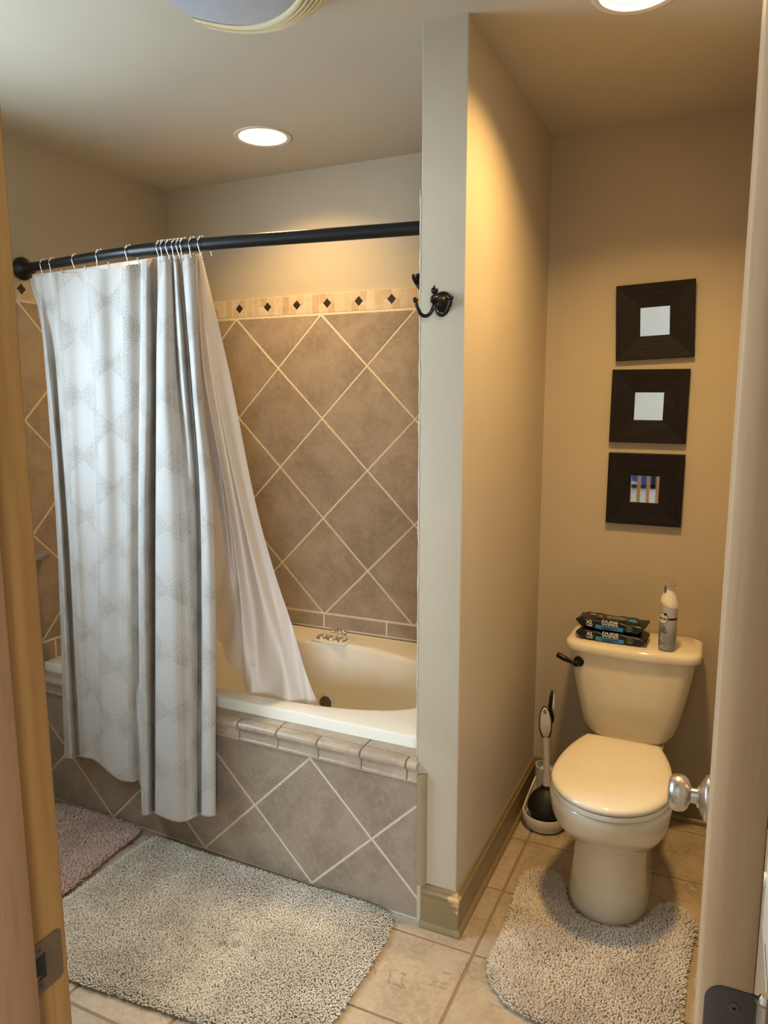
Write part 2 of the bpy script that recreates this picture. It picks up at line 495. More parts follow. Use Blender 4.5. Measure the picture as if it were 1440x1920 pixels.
# quarter-round strip between the apron tiles and the partition, and the painted bead up the partition edge
bm = B(); prof = [(-.7445, 1.836)]+[(-.7445+.024*sin(a), 1.836-.003-.021*cos(a)) for a in np.linspace(0, pi/2, 8)]
loft(bm, [[(px, py, .132) for px, py in prof], [(px, py, .466+(px+.7445)*.25) for px, py in prof]])
build('trim_1', bm, MAT['trim_tan'], kind='structure', smooth=40)
bm = B(); pts = []
for i, z in enumerate(np.linspace(.506, 2.05, 60)):
    pts.append((PX0-.0015+.0006*sin(i*1.9), PY+.001, z))
tube(bm, pts, [.0024+.0006*sin(i*2.3)+.0004*sin(i*5.1) for i in range(60)], 6)
build('trim_2', bm, simple('caulk_bead', lin(192, 184, 166), .6, var=.1, nscale=60), kind='structure', smooth=True)

# ------------------------------------------------------------------ bathtub and its tiled surround
yt = lambda x: 1.8365-(x+.751)*.0214                    # apron face runs very slightly out of square
sur = empty('tub_surround', (-1.5, 1.87, 0), 'tiled tub surround with diagonal grey-beige tiles and a rounded ledge under the white bathtub', 'tub surround')
bm = B(); loft(bm, [[(x, yt(x)+.0022, 0.001), (x, 1.93, .001), (x, 1.93, .496), (x, yt(x)+.0022, .496)] for x in (-2.318, -.7525)])
build('grout_bed', bm, MAT['apron_grout'], sur)
ap = lambda a, b, h: (a, yt(a)+.009-h, b)
diagonal(-1.115, .008, .2135, .2105, (-2.318, -.7455, .004, .434), ap, MAT['apron_tile'], sur, gap=.0074)
PROF = [(.012, .5035), (-.004, .5035), (-.012, .502), (-.018, .4985), (-.0215, .493), (-.022, .487), (-.020, .481), (-.0155, .4775),
        (-.0125, .4755), (-.0125, .4725), (-.009, .470), (-.009, .4475), (-.0115, .445), (-.0115, .441), (-.004, .4375), (.004, .4365), (.012, .4365)]
js = [-.7455]+[-.782-.148*k for k in range(11)]
js[-1] = -2.318
for a, b in zip(js[:-1], js[1:]):
    a -= .0018; b += .0018
    bm = B(); rings = []
    for x, s in ((a, .92), (a-.002, 1), (b+.002, 1), (b, .92)):
        rings.append([(x, yt(x)+(.004+(y-.004)*s), .47+(z-.47)*(.97+.03*(s > .95))) for y, z in PROF])
    loft(bm, rings); build('bullnose_tile', bm, MAT['bull_tile'], sur, smooth=35)
js = [-.7525]+[-.93-.30*k for k in range(6)]
js[-1] = -2.318
for a, b in zip(js[:-1], js[1:]):
    bm = B(); a -= .002; b += .002
    r0 = [(a, yt(a)+.0145), (b, yt(b)+.0145), (b, 1.925), (a, 1.925)]
    loft(bm, [[(x, y, .494) for x, y in r0], [(x, y, .5025) for x, y in r0], [(x*.999+(a+b)/2*.001, y*.99+1.89*.01, .504) for x, y in r0]])
    build('ledge_tile', bm, MAT['bull_tile'], sur)

tub = empty('bathtub', (-1.53, 2.3, .12), 'bone whirlpool bathtub with an oval basin set in the tiled surround', 'bathtub')
cx, cy, ax, ay, N = -1.535, 2.255, .715, .298, 96
def sup(a, b, n, z, x0=cx, y0=cy, bul=0):
    out = []
    for i in range(N):
        t = 2*pi*i/N; c, s = cos(t), sin(t)
        x = a*abs(c)**(2/n)*(1 if c > 0 else -1); y = b*abs(s)**(2/n)*(1 if s > 0 else -1)
        if y > 0: y += bul*cos(3*pi*x/a)*(abs(s)**.5) * (1-abs(x/a)**4)
        out.append((x0+x, y0+y, z))
    return out
TX0, TX1, TY0, TY1, TZ = -2.316, PX0-.004, 1.9, 2.699, .541
def rectring(x0, x1, y0, y1, z, like):
    out = []
    for (x, y, _) in like:
        dx, dy = (x-cx)/ax, (y-cy)/ay; k = 1/max(abs(dx), abs(dy), 1e-6); dx *= k; dy *= k
        out.append(((x0+x1)/2+dx*(x1-x0)/2, (y0+y1)/2+dy*(y1-y0)/2, z))
    # snap the four ring points nearest the corners so the rim is a true rectangle
    for X in (x0, x1):
        for Y in (y0, y1):
            i = min(range(len(out)), key=lambda q: (out[q][0]-X)**2+(out[q][1]-Y)**2); out[i] = (X, Y, z)
    return out
bul = -.016
in0 = sup(ax, ay, 2.9, TZ, bul=bul)
rings = [rectring(TX0, TX1, TY0, TY1, .503, in0), rectring(TX0, TX1, TY0, TY1, TZ-.006, in0),
         rectring(TX0+.003, TX1-.001, TY0+.0025, TY1-.001, TZ-.0015, in0), rectring(TX0+.008, TX1-.002, TY0+.008, TY1-.002, TZ, in0),
         sup(ax+.014, ay+.014, 2.9, TZ+.001, bul=bul), in0, sup(ax-.006, ay-.006, 2.9, TZ-.006, bul=bul), sup(ax-.012, ay-.01, 2.9, TZ-.02, bul=bul*.9),
         sup(ax-.035, ay-.022, 2.9, .42, bul=bul*.6), sup(ax-.07, ay-.035, 2.9, .28, bul=bul*.3), sup(ax-.10, ay-.05, 2.9, .19),
         sup(ax-.14, ay-.085, 2.8, .15), sup(ax-.22, ay-.15, 2.6, .138), sup(ax-.5, ay-.26, 2, .135)]
bm = B(); loft(bm, rings, cap0=False)
bmesh.ops.recalc_face_normals(bm, faces=bm.faces)
for f in bm.faces:
    if f.calc_center_median().z < .2 and f.normal.z < -.5: bmesh.ops.reverse_faces(bm, faces=bm.faces); break
build('basin', bm, MAT['tub'], tub, smooth=40, recalc=False)
# suction cover on the far basin wall
jet = build('suction_cover', lathe(B(), (-1.438, 2.520, .298), (0, -1, .10), [(.034, 0), (.034, .010), (.031, .013), (.026, .012), (.025, .008)], 28), MAT['chrome'], tub, smooth=40)
build('cover_grille', lathe(B(), (-1.438, 2.510, .299), (0, -1, .10), [(.0255, 0), (.0255, .004), (.022, .007), (0.0, .008)], 24), simple('grey_grille', lin(96, 84, 66), .4, .3), jet, smooth=40)
# control plate with three ring buttons on the far deck
cp = build('control_plate', box(-1.520, -1.362, 2.538, 2.630, TZ+.0005, TZ+.008, .003), MAT['tub'], tub, smooth=40)
for k in range(3):
    x0 = -1.488+.047*k
    arc = [(x0+.0185*cos(t), 2.578+.024*sin(t), TZ+.0105) for t in np.linspace(R(115), R(415), 26)]
    build('ring_button', tube(B(), arc, .0036, 8), MAT['nickel'], cp, smooth=True)
bm = B()
tube(bm, [(-1.492, 2.676, TZ+.008), (-1.47, 2.672, TZ+.012), (-1.452, 2.674, TZ+.008), (-1.43, 2.67, TZ+.011)], .004, 6)
for p, r in (((-1.49, 2.672, TZ+.008), .008), ((-1.455, 2.67, TZ+.009), .009), ((-1.425, 2.664, TZ+.008), .008)): sphere(bm, p, r, 10, 6)
tube(bm, [(-1.428, 2.664, TZ+.012), (-1.418, 2.648, TZ+.008), (-1.432, 2.636, TZ+.005), (-1.45, 2.632, TZ+.004)], .0028, 6)
tag(build('stopper_chain', bm, MAT['chrome'], None, smooth=True), 'small metal plug and chain lying on the far tub deck behind the three ring buttons', 'plug')

sd = empty('soap_dish', (-2.29, 1.87, .95), 'ceramic soap shelf on the tiled wall left of the curtain', 'soap dish')
bm = B(); rings = []
for z, k in ((.945, .9), (.950, 1), (.962, 1), (.964, .96)):
    rings.append([(-2.3195, 1.846, z)]+[(-2.3195+.075*k*cos(t), 1.866+.068*k*sin(t), z) for t in np.linspace(-pi/2, pi/2, 14)]+[(-2.3195, 1.934, z)])
loft(bm, rings); build('shelf', bm, MAT['bull_tile'], sd, smooth=40)
bm = B(); loft(bm, [[(-2.3195+.05*k*cos(t), 1.868+.045*k*sin(t), z) for t in np.linspace(-pi/2, pi/2, 10)] for z, k in ((.915, .3), (.945, .95))]); build('bracket', bm, MAT['bull_tile'], sd, smooth=40)

# ------------------------------------------------------------------ shower rod, hooks, curtain, liner
rodp = [(-2.318, 1.922, 1.985), (-2.14, 1.904, 1.986), (-1.92, 1.878, 1.987), (-1.766, 1.864, 1.987), (-1.6, 1.866, 1.987), (-1.375, 1.884, 1.987), (-1.168, 1.912, 1.987), (-.94, 1.942, 1.987), (PX0-.002, 1.965, 1.987)]
RP = crom(rodp, 8)
rod = empty('shower_rod', rodp[0], 'black curved shower rod across the tub holding the curtain', 'curtain rod')
i = len(RP)*4//8 - 6
build('rod_tube', tube(B(), RP[:i+1], .0160, 16), MAT['rod'], rod, smooth=40)
build('rod_sleeve', tube(B(), RP[i-1:], .0188, 16), MAT['rod'], rod, smooth=40)
for p, d in ((Vector(rodp[0]), Vector((1, -.03, 0))), (Vector(rodp[-1]), Vector((-1, .0, 0)))):
    build('wall_flange', lathe(B(), p, d, [(.039, 0), (.040, .006), (.037, .011), (.034, .012), (.031, .018), (.024, .026), (.023, .034), (.0205, .042), (.019, .055), (.016, .056)], 28), MAT['rod'], rod, smooth=35)
def rod_at(x):
    k = np.argmin(abs(RP[:, 0]-x)); return RP[k]
hooks = [-2.189, -2.140, -2.019, -1.896, -1.760, -1.632, -1.616, -1.596, -1.574, -1.558, -1.543, -1.512, -1.480]
ordn = 'first second third fourth fifth sixth seventh eighth ninth tenth eleventh twelfth thirteenth'.split()
for k, x in enumerate(hooks):
    p = rod_at(x); h = empty('curtain_hook', p, ('wire curtain hook, %s from the wall flange, spread out over the flat curtain part' if k < 5 else
        'wire curtain hook, %s from the wall flange, bunched over the gathered curtain folds') % ordn[k], 'curtain hook', 'wire hooks on the shower rod')
    tw = random.uniform(-.006, .006); bm = B()
    zc = p[2]
    rr0 = .0160 if x < RP[len(RP)*4//8 - 6][0] else .0188
    front = [(x, p[1]+.004, zc+rr0+.004), (x-.001, p[1]-rr0*.8, zc+rr0*.72), (x-.001, p[1]-rr0-.004, zc+.002), (x+.001, p[1]-rr0-.002, zc-.014), (x+.004+tw, p[1]-.016, zc-.028), (x+.006+tw, p[1]-.015, zc-.038), (x+.004+tw, p[1]-.007, zc-.045)]
    back = [(x, p[1]-.004, zc+rr0+.004), (x+.003, p[1]+rr0*.8, zc+rr0*.72), (x+.008, p[1]+rr0+.004, zc), (x+.012, p[1]+rr0+.004, zc-.018), (x+.013+tw, p[1]+.026, zc-.030), (x+.012, p[1]+.024, zc-.036)]
    for q in (front, back): tube(bm, crom(q, 4), .0013, 6)
    build('wire', bm, MAT['chrome'], h, smooth=True)
    bm = B()
    for a in np.linspace(-1.05, 1.05, 5): sphere(bm, (x+.0015*sin(a*3), p[1]+(rr0+.0033)*sin(a), zc+(rr0+.0033)*cos(a)), .0034, 8, 6)
    build('roller_beads', bm, MAT['chrome'], h, smooth=True)

CURTAIN=[
  [(-2.253, 1.895, 1.942), (-2.185, 1.875, 1.725), (-2.143, 1.845, 1.056), (-2.146, 1.82, 0.221)],
  [(-2.201, 1.88, 1.943), (-2.143, 1.855, 1.65), (-2.091, 1.82, 1.064), (-2.086, 1.795, 0.243)],
  [(-2.165, 1.885, 1.947), (-2.147, 1.885, 1.615), (-2.118, 1.86, 1.055), (-2.106, 1.845, 0.223)],
  [(-2.117, 1.872, 1.948), (-2.1, 1.862, 1.614), (-2.08, 1.842, 1.061), (-2.083, 1.83, 0.236)],
  [(-2.091, 1.882, 1.948), (-2.058, 1.858, 1.613), (-2.035, 1.832, 1.066), (-2.042, 1.82, 0.245)],
  [(-2.033, 1.892, 1.944), (-2.01, 1.868, 1.612), (-2.001, 1.842, 1.067), (-2.006, 1.825, 0.243)],
  [(-1.921, 1.868, 1.946), (-1.902, 1.848, 1.61), (-1.895, 1.822, 1.078), (-1.943, 1.81, 0.231)],
  [(-1.868, 1.89, 1.945), (-1.856, 1.868, 1.61), (-1.846, 1.84, 1.079), (-1.867, 1.805, 0.208)],
  [(-1.787, 1.868, 1.947), (-1.794, 1.866, 1.609), (-1.797, 1.843, 1.082), (-1.813, 1.81, 0.208)],
  [(-1.75, 1.9, 1.956), (-1.76, 1.89, 1.609), (-1.776, 1.87, 1.079), (-1.801, 1.84, 0.194)],
  [(-1.715, 1.868, 1.96), (-1.722, 1.845, 1.607), (-1.735, 1.815, 1.091), (-1.754, 1.785, 0.12)],
  [(-1.69, 1.862, 1.958), (-1.683, 1.838, 1.606), (-1.692, 1.805, 1.096), (-1.711, 1.775, 0.131)],
  [(-1.701, 1.905, 1.97), (-1.702, 1.895, 1.608), (-1.716, 1.875, 1.083), (-1.732, 1.83, 0.106)],
  [(-1.634, 1.866, 1.964), (-1.652, 1.842, 1.605), (-1.656, 1.812, 1.097), (-1.685, 1.78, 0.136)],
  [(-1.608, 1.858, 1.961), (-1.609, 1.828, 1.604), (-1.583, 1.792, 1.106), (-1.582, 1.762, 0.145)],
  [(-1.603, 1.872, 1.963), (-1.588, 1.855, 1.605), (-1.543, 1.812, 1.106), (-1.546, 1.778, 0.149)],
  [(-1.616, 1.892, 1.967), (-1.594, 1.872, 1.605), (-1.526, 1.825, 1.105), (-1.525, 1.785, 0.162)],
  [(-1.577, 1.864, 1.961), (-1.548, 1.842, 1.603), (-1.524, 1.845, 1.102), (-1.522, 1.8, 0.161)],
  [(-1.589, 1.895, 1.969), (-1.564, 1.895, 1.576), (-1.533, 1.875, 1.097), (-1.538, 1.83, 0.144)],
  [(-1.547, 1.862, 1.961), (-1.514, 1.845, 1.574), (-1.472, 1.815, 1.111), (-1.491, 1.785, 0.178)],
  [(-1.521, 1.858, 1.958), (-1.493, 1.836, 1.573), (-1.441, 1.802, 1.115), (-1.455, 1.775, 0.189)],
  [(-1.511, 1.875, 1.962), (-1.492, 1.858, 1.574), (-1.432, 1.825, 1.112), (-1.439, 1.79, 0.189)],
  [(-1.539, 1.905, 1.969), (-1.528, 1.895, 1.575), (-1.476, 1.87, 1.102), (-1.483, 1.835, 0.161)],
]
LINER=[
  [(-2.274, 1.925, 1.962), (-2.233, 1.93, 1.618), (-2.226, 1.95, 1.033), (-2.243, 2.0, 0.496)],
  [(-2.053, 1.935, 1.969), (-2.047, 1.95, 1.616), (-2.084, 1.98, 1.039), (-2.153, 2.05, 0.515)],
  [(-1.85, 1.925, 1.973), (-1.875, 1.95, 1.613), (-1.916, 1.98, 1.051), (-2.037, 2.1, 0.528)],
  [(-1.696, 1.93, 1.977), (-1.73, 1.97, 1.611), (-1.806, 2.05, 1.048), (-1.98, 2.25, 0.533)],
  [(-1.597, 1.915, 1.973), (-1.631, 1.96, 1.609), (-1.674, 2.05, 1.058), (-1.872, 2.3, 0.555)],
  [(-1.563, 1.93, 1.976), (-1.586, 1.98, 1.609), (-1.612, 2.08, 1.058), (-1.852, 2.36, 0.54)],
  [(-1.539, 1.915, 1.971), (-1.54, 1.96, 1.608), (-1.559, 2.05, 1.067), (-1.637, 2.16, 0.537)],
  [(-1.542, 1.93, 1.976), (-1.589, 2.0, 1.61), (-1.568, 2.09, 1.06), (-1.493, 2.055, 0.514)],
  [(-1.522, 1.9, 1.969), (-1.534, 1.925, 1.606), (-1.472, 1.965, 1.087), (-1.438, 1.99, 0.533)],
  [(-1.532, 1.922, 1.973), (-1.531, 1.965, 1.608), (-1.473, 2.01, 1.08), (-1.389, 2.02, 0.488)],
  [(-1.519, 1.898, 1.968), (-1.486, 1.912, 1.605), (-1.4, 1.945, 1.095), (-1.272, 1.988, 0.503)],
  [(-1.522, 1.915, 1.971), (-1.486, 1.955, 1.607), (-1.406, 2.0, 1.086), (-1.224, 2.02, 0.471)],
  [(-1.534, 1.935, 1.974), (-1.477, 1.985, 1.608), (-1.391, 2.025, 1.083), (-1.179, 2.035, 0.464)],
]
def cloth(ctrl, nu, nv, ripple=0, seed=0):
    A = np.array(ctrl)                                            # (cols, 4, 3)
    V = np.stack([crom(c, nv) for c in A])                        # (cols, rows, 3)
    G = np.stack([crom(V[:, r], nu) for r in range(V.shape[1])])  # (rows, cols, 3)
    return G
G = cloth(CURTAIN, 8, 20)
rows, cols, _ = G.shape
rs = np.random.default_rng(3)
tt = np.linspace(0, 1, rows)[:, None]; ss = np.arange(cols)[None, :]
UU = np.concatenate([[0], np.cumsum(np.linalg.norm(np.diff(G, axis=1), axis=2).mean(axis=0))])[None, :]
G[:, :, 1] += .0022*np.sin(UU*38+5*tt)*np.sin(2.6*tt*pi+UU*9)
top = np.exp(-tt*16)
G[:, :, 1] += top*.0035*np.sin(UU*75)
lim = 1.8365-(G[:, :, 0]+.751)*.0214-.026+np.maximum(0, G[:, :, 2]-.53)*.35    # hang clear of the ledge
G[:, :, 1] = np.minimum(G[:, :, 1], lim)
d = np.linalg.norm(np.diff(G, axis=1), axis=2).mean(axis=0); U = np.concatenate([[0], np.cumsum(d)])
uv = np.stack([np.broadcast_to(U, (rows, cols)), G[:, :, 2]], axis=2)
m = M('damask_curtain', lin(206, 200, 192), .8)
x, y, z = m.xyz(m.coord('UV'))
def hexd(u, v, pu, pv, ou, ov, a, b):
    fu = (((u+ou)/pu).frac()-.5).abs()*pu; fv = (((v+ov)/pv).frac()-.5).abs()*pv
    return (fu/a).max(fu/(2*a)+fv/b)
dd = hexd(x, y, .28, .205, .03, 0, .054, .082).min(hexd(x, y, .28, .205, .17, .1025, .054, .082))
speck = m.noise(240, m.coord('UV', (1, 1.2, 1)), detail=3, rough=.8)
blot = m.noise(14, m.coord('UV'), detail=3)
ground = m.mix((speck + (blot-.5)*.2).ramp(.38, .60), lin(154, 146, 136), lin(204, 199, 192))
fill = m.mix(speck.ramp(.35, .65), lin(186, 180, 172), lin(204, 199, 193))
c = m.mix((dd+(speck-.5)*.7+(blot-.5)*.8).ramp(1.14, .80), ground, fill)
line = (dd-1.04).abs().ramp(.05, .015)
c = m.mix(line*.3, c, lin(214, 210, 205))
stripe = (((x+.03)/.135).frac()-.5).abs().ramp(.018, .008)
c = m.mix(stripe*.4, c, lin(214, 210, 205))
m.base(c)
wv = m.noise(900, m.coord('UV'), detail=1); m.bump(wv+dd.ramp(.95, 1.0)*.5, .3, .0007)
nt = m.nt; tr = nt.nodes.new('ShaderNodeBsdfTranslucent'); nt.links.new(c, tr.inputs[0])
mx = nt.nodes.new('ShaderNodeMixShader'); mx.inputs[0].default_value = .10
nt.links.new(m.p.outputs[0], mx.inputs[1]); nt.links.new(tr.outputs[0], mx.inputs[2]); nt.links.new(mx.outputs[0], nt.nodes['Material Output'].inputs['Surface'])
MAT['curtain'] = m.m
cur = link('shower_curtain', grid_mesh('shower_curtain', G, uv), MAT['curtain'], smooth=True)
tag(cur, 'pale grey damask shower curtain with hexagon pattern, gathered at left of the tub', 'shower curtain')
H0 = G[-1]; H1 = G[-1]+(G[-2]-G[-1])*.18
off = np.array([0, -.0016, 0])
hm = np.stack([H1+off, H0+off+[0, 0, -.0008], H0-off+[0, 0, -.0008], H1-off])
link('hem', grid_mesh('hem', hm), simple('hem_cloth', lin(206, 198, 186), .8, var=.1, nscale=200), cur, smooth=True)

GL = cloth(LINER, 8, 20)
rows, cols, _ = GL.shape; tt = np.linspace(0, 1, rows)[:, None]; ss = np.arange(cols)[None, :]
GL[:, :, 1] += .003*np.sin(ss*.5+4*tt)*tt + np.where(tt > .75, (tt-.75)*.05*np.sin(ss*.55+30*tt), 0)
m = bpy.data.materials.new('vinyl_liner'); m.use_nodes = True; nt = m.node_tree; p = nt.nodes['Principled BSDF']
p.inputs['Base Color'].default_value = lin(236, 230, 224); p.inputs['Roughness'].default_value = .38
tr = nt.nodes.new('ShaderNodeBsdfTranslucent'); tr.inputs[0].default_value = lin(236, 226, 212)
mx = nt.nodes.new('ShaderNodeMixShader'); mx.inputs[0].default_value = .28
nt.links.new(p.outputs[0], mx.inputs[1]); nt.links.new(tr.outputs[0], mx.inputs[2]); nt.links.new(mx.outputs[0], nt.nodes['Material Output'].inputs['Surface'])
liner = link('shower_liner', grid_mesh('shower_liner', GL), m, smooth=True)
tag(liner, 'white vinyl shower liner flaring out beside the curtain and tucked inside the tub', 'shower liner')
# little clip magnet showing near the liner's lower edge
bm = B(); P = GL[int(rows*.93), int(cols*.70)]
tube(bm, [(P[0]-.012, P[1]-.004, P[2]+.006), (P[0]-.004, P[1]-.006, P[2]+.004), (P[0]+.014, P[1]-.004, P[2]-.006)], .0028, 6)
build('hem_magnet', bm, MAT['offwhite'], liner, smooth=True)

# shower head peeking round the partition edge
sh = empty('wall_shower', (PX0-.002, 2.0, 1.905), 'dark bronze shower head peeking out behind the left edge of the partition', 'shower')
build('shower_arm', tube(B(), crom([(PX0-.001, 2.0, 1.905), (PX0-.018, 2.0, 1.902), (PX0-.034, 2.0, 1.885), (PX0-.046, 2.0, 1.862)], 5), .009, 10), MAT['bronze'], sh, smooth=True)
build('arm_flange', lathe(B(), (PX0-.001, 2.0, 1.905), (-1, 0, 0), [(.026, 0), (.026, .004), (.018, .010), (.012, .013)], 20), MAT['bronze'], sh, smooth=40)
build('spray_head', lathe(B(), (PX0-.042, 2.0, 1.861), (-.83, -.02, -.55), [(.0105, 0), (.014, .004), (.022, .010), (.0285, .018), (.031, .026), (.0305, .028), (.0355, .0305), (.0365, .034), (.034, .037), (.0, .037)], 26), MAT['bronze'], sh, smooth=35)

# double robe hook on the partition front
hk = empty('robe_hook', (-.691, PY, 1.765), 'dark bronze double robe hook screwed to the front of the partition', 'robe hook')
c0 = Vector((-.690, PY-.0005, 1.768)); d = Vector((0, -1, 0))
build('backplate', lathe(B(), c0, d, [(.026, 0), (.027, .003), (.025, .007), (.021, .009), (.020, .013), (.013, .018), (.010, .022), (.009, .045), (.009, .055)], 26), MAT['bronze'], hk, smooth=35)
e = c0+Vector((-.001, -.056, 0))
build('hub', sphere(sphere(B(), e, .0115, 14, 10), e+Vector((0, -.010, 0)), .0065, 10, 8), MAT['bronze'], hk, smooth=True)
build('finial', lathe(B(), e+Vector((0, 0, .008)), (0, 0, 1), [(.005, 0), (.0045, .005), (.008, .009), (.0095, .014), (.0075, .019), (.0035, .022), (.003, .025), (.0, .027)], 16), MAT['bronze'], hk, smooth=50)
for s in (-1, 1):
    pts = [e+Vector((0, 0, -.006)), e+Vector((s*.003, -.002, -.020)), e+Vector((s*.010, -.004, -.034)), e+Vector((s*.022, -.006, -.040)), e+Vector((s*.035, -.008, -.033)), e+Vector((s*.043, -.010, -.016)), e+Vector((s*.046, -.011, -.004))]
    bm = B(); tube(bm, crom(pts, 5), .0046, 10); sphere(bm, e+Vector((s*.047, -.011, -.0)), .0072, 12, 8)
    build('hook_arm', bm, MAT['bronze'], hk, smooth=True)

# ------------------------------------------------------------------ toilet
TX = -.258
toi = empty('toilet', (TX, 2.35, 0), 'bone coloured two-piece toilet with closed lid standing in the alcove', 'toilet')
def egg(hw, yf, yb, z, yc=2.13, sq=2.6, n=48):
    """plan outline: rounded front, squarer back"""
    out = []
    for i in range(n):
        t = 2*pi*i/n; c, s = cos(t), sin(t)
        if s < 0: x, y = hw*c, (yc-yf)*s
        else:
            x = hw*abs(c)**(2/sq)*(1 if c > 0 else -1); y = (yb-yc)*abs(s)**(2/sq)
        out.append((TX+x, yc+y, z))
    return out
rings = [egg(.118, 2.055, 2.62, .0, 2.2), egg(.121, 2.052, 2.62, .006, 2.2), egg(.119, 2.056, 2.615, .02, 2.2), egg(.113, 2.062, 2.60, .07, 2.2), egg(.107, 2.072, 2.58, .13, 2.2),
         egg(.104, 2.079, 2.56, .18, 2.2), egg(.105, 2.079, 2.55, .205, 2.2), egg(.107, 2.077, 2.55, .214, 2.2), egg(.116, 2.068, 2.54, .217, 2.19), egg(.126, 2.052, 2.52, .228, 2.17),
         egg(.142, 2.022, 2.48, .25, 2.15), egg(.157, 1.991, 2.44, .28, 2.14), egg(.166, 1.968, 2.41, .312, 2.13), egg(.171, 1.954, 2.39, .345, 2.13),
         egg(.174, 1.947, 2.38, .366, 2.13), egg(.173, 1.949, 2.38, .377, 2.13), egg(.168, 1.956, 2.375, .383, 2.13), egg(.155, 1.97, 2.36, .384, 2.13)]
bm = B(); loft(bm, rings); build('bowl', bm, MAT['toilet'], toi, smooth=50)
# deck that carries the tank
def rr(x0, x1, y0, y1, z, r, n=6, bow=0):
    out = []
    for cx_, cy_, a0 in ((x1-r, y1-r, 0), (x0+r, y1-r, 90), (x0+r, y0+r, 180), (x1-r, y0+r, 270)):
        for k in range(n+1):
            a = R(a0+90*k/n); out.append((cx_+r*cos(a), cy_+r*sin(a)))
    # extra points along the front for a bowed face
    i = 3*(n+1)-1; fr = []
    for k in range(1, 12):
        u = k/12; fr.append((x0+r+(x1-x0-2*r)*u, y0))
    out = out[:i+1]+fr+out[i+1:]
    res = []
    for x, y in out:
        u = (x-(x0+x1)/2)/((x1-x0)/2); w = max(0, min(1, (y1-y)/(y1-y0)))
        res.append((x, y-bow*(1-u*u)*w, z))
    return res
bm = B(); loft(bm, [rr(TX-.09, TX+.09, 2.30, 2.68, .17, .05), rr(TX-.105, TX+.105, 2.32, 2.70, .28, .045), rr(TX-.115, TX+.115, 2.33, 2.715, .325, .04), rr(TX-.117, TX+.117, 2.33, 2.718, .345, .035), rr(TX-.113, TX+.113, 2.334, 2.714, .352, .033)])
build('tank_deck', bm, MAT['toilet'], toi, smooth=50)
zs = [(.348, .098, 2.575, .03), (.350, .112, 2.566, .034), (.357, .127, 2.558, .038), (.370, .140, 2.551, .04), (.392, .153, 2.545, .042), (.43, .1635, 2.540, .043), (.49, .176, 2.536, .044), (.55, .188, 2.533, .044), (.61, .1985, 2.531, .044), (.664, .2065, 2.530, .044)]
TX -= .004
bm = B(); loft(bm, [rr(TX-hw, TX+hw, yf, 2.728, z, r, bow=.018) for z, hw, yf, r in zs]); build('tank', bm, MAT['toilet'], toi, smooth=50)
bm = B(); w, y0 = .2215, 2.521
loft(bm, [rr(TX-w+.012, TX+w-.012, y0+.012, 2.735, .659, .035, bow=.026), rr(TX-w+.003, TX+w-.003, y0+.002, 2.737, .662, .04, bow=.027), rr(TX-w, TX+w, y0, 2.738, .667, .042, bow=.027),
          rr(TX-w, TX+w, y0, 2.738, .682, .042, bow=.027), rr(TX-w+.002, TX+w-.002, y0+.003, 2.737, .690, .041, bow=.027), rr(TX-w+.008, TX+w-.008, y0+.009, 2.732, .694, .038, bow=.026),
          rr(TX-w+.018, TX+w-.018, y0+.019, 2.725, .697, .032, bow=.026)])
build('tank_lid', bm, MAT['toilet'], toi, smooth=50); TX += .004
def seat(hw, yf, yb, z):
    # round front, sides closing in towards a straight back edge
    yc, L = 2.13, .365; out = []; q = min(.98, (yb-yc)/L); ta = math.asin(q); k = hw/.17
    for t in np.linspace(pi, 2*pi, 29): out.append((TX+hw*cos(t), yc+(yc-yf)*sin(t), z))
    for t in np.linspace(0, ta, 12)[1:]: out.append((TX+hw*cos(t), yc+L*sin(t), z))
    xb = hw*cos(ta)
    for u in np.linspace(1, -1, 9)[1:-1]: out.append((TX+xb*u, yb+.004*(1-u*u), z))
    for t in np.linspace(ta, 0, 12)[:-1]: out.append((TX-hw*cos(t), yc+L*sin(t), z))
    return out
bm = B(); loft(bm, [seat(.165, 1.944, 2.385, .386), seat(.170, 1.938, 2.39, .389), seat(.171, 1.937, 2.39, .397), seat(.168, 1.94, 2.387, .402), seat(.16, 1.95, 2.38, .4025)])
build('seat_ring', bm, MAT['seat'], toi, smooth=50)
bm = B(); loft(bm, [seat(.163, 1.944, 2.395, .405), seat(.169, 1.937, 2.402, .4075), seat(.1705, 1.935, 2.404, .413), seat(.169, 1.937, 2.402, .419), seat(.163, 1.944, 2.395, .4245), seat(.150, 1.962, 2.38, .4275), seat(.12, 2.0, 2.34, .4295), seat(.07, 2.06, 2.27, .430)])
build('lid', bm, MAT['seat'], toi, smooth=60)
for s in (-1, 1): build('hinge', box(TX+s*.072-.016, TX+s*.072+.016, 2.385, 2.425, .384, .412, .006), MAT['seat'], toi, smooth=40)
# flush lever on the left of the tank
hp = Vector((-.4305, 2.529, .6215))
lv = build('flush_lever', lathe(B(), hp, (-.18, -1, 0), [(.0185, 0), (.019, .003), (.016, .008), (.010, .011), (.008, .022), (.0105, .024), (.0105, .033), (.006, .037)], 20), MAT['bronze'], toi, smooth=40)
tube_pts = crom([hp+Vector((-.004, -.028, .0)), hp+Vector((-.020, -.030, .004)), hp+Vector((-.040, -.028, .011)), hp+Vector((-.066, -.024, .020)), hp+Vector((-.072, -.023, .022))], 6)
nr = len(tube_pts); build('lever_arm', tube(B(), tube_pts, [.0055+.0045*max(0, sin((k/nr-.25)*pi*1.25)) for k in range(nr)], 12), MAT['bronze'], lv, smooth=True)

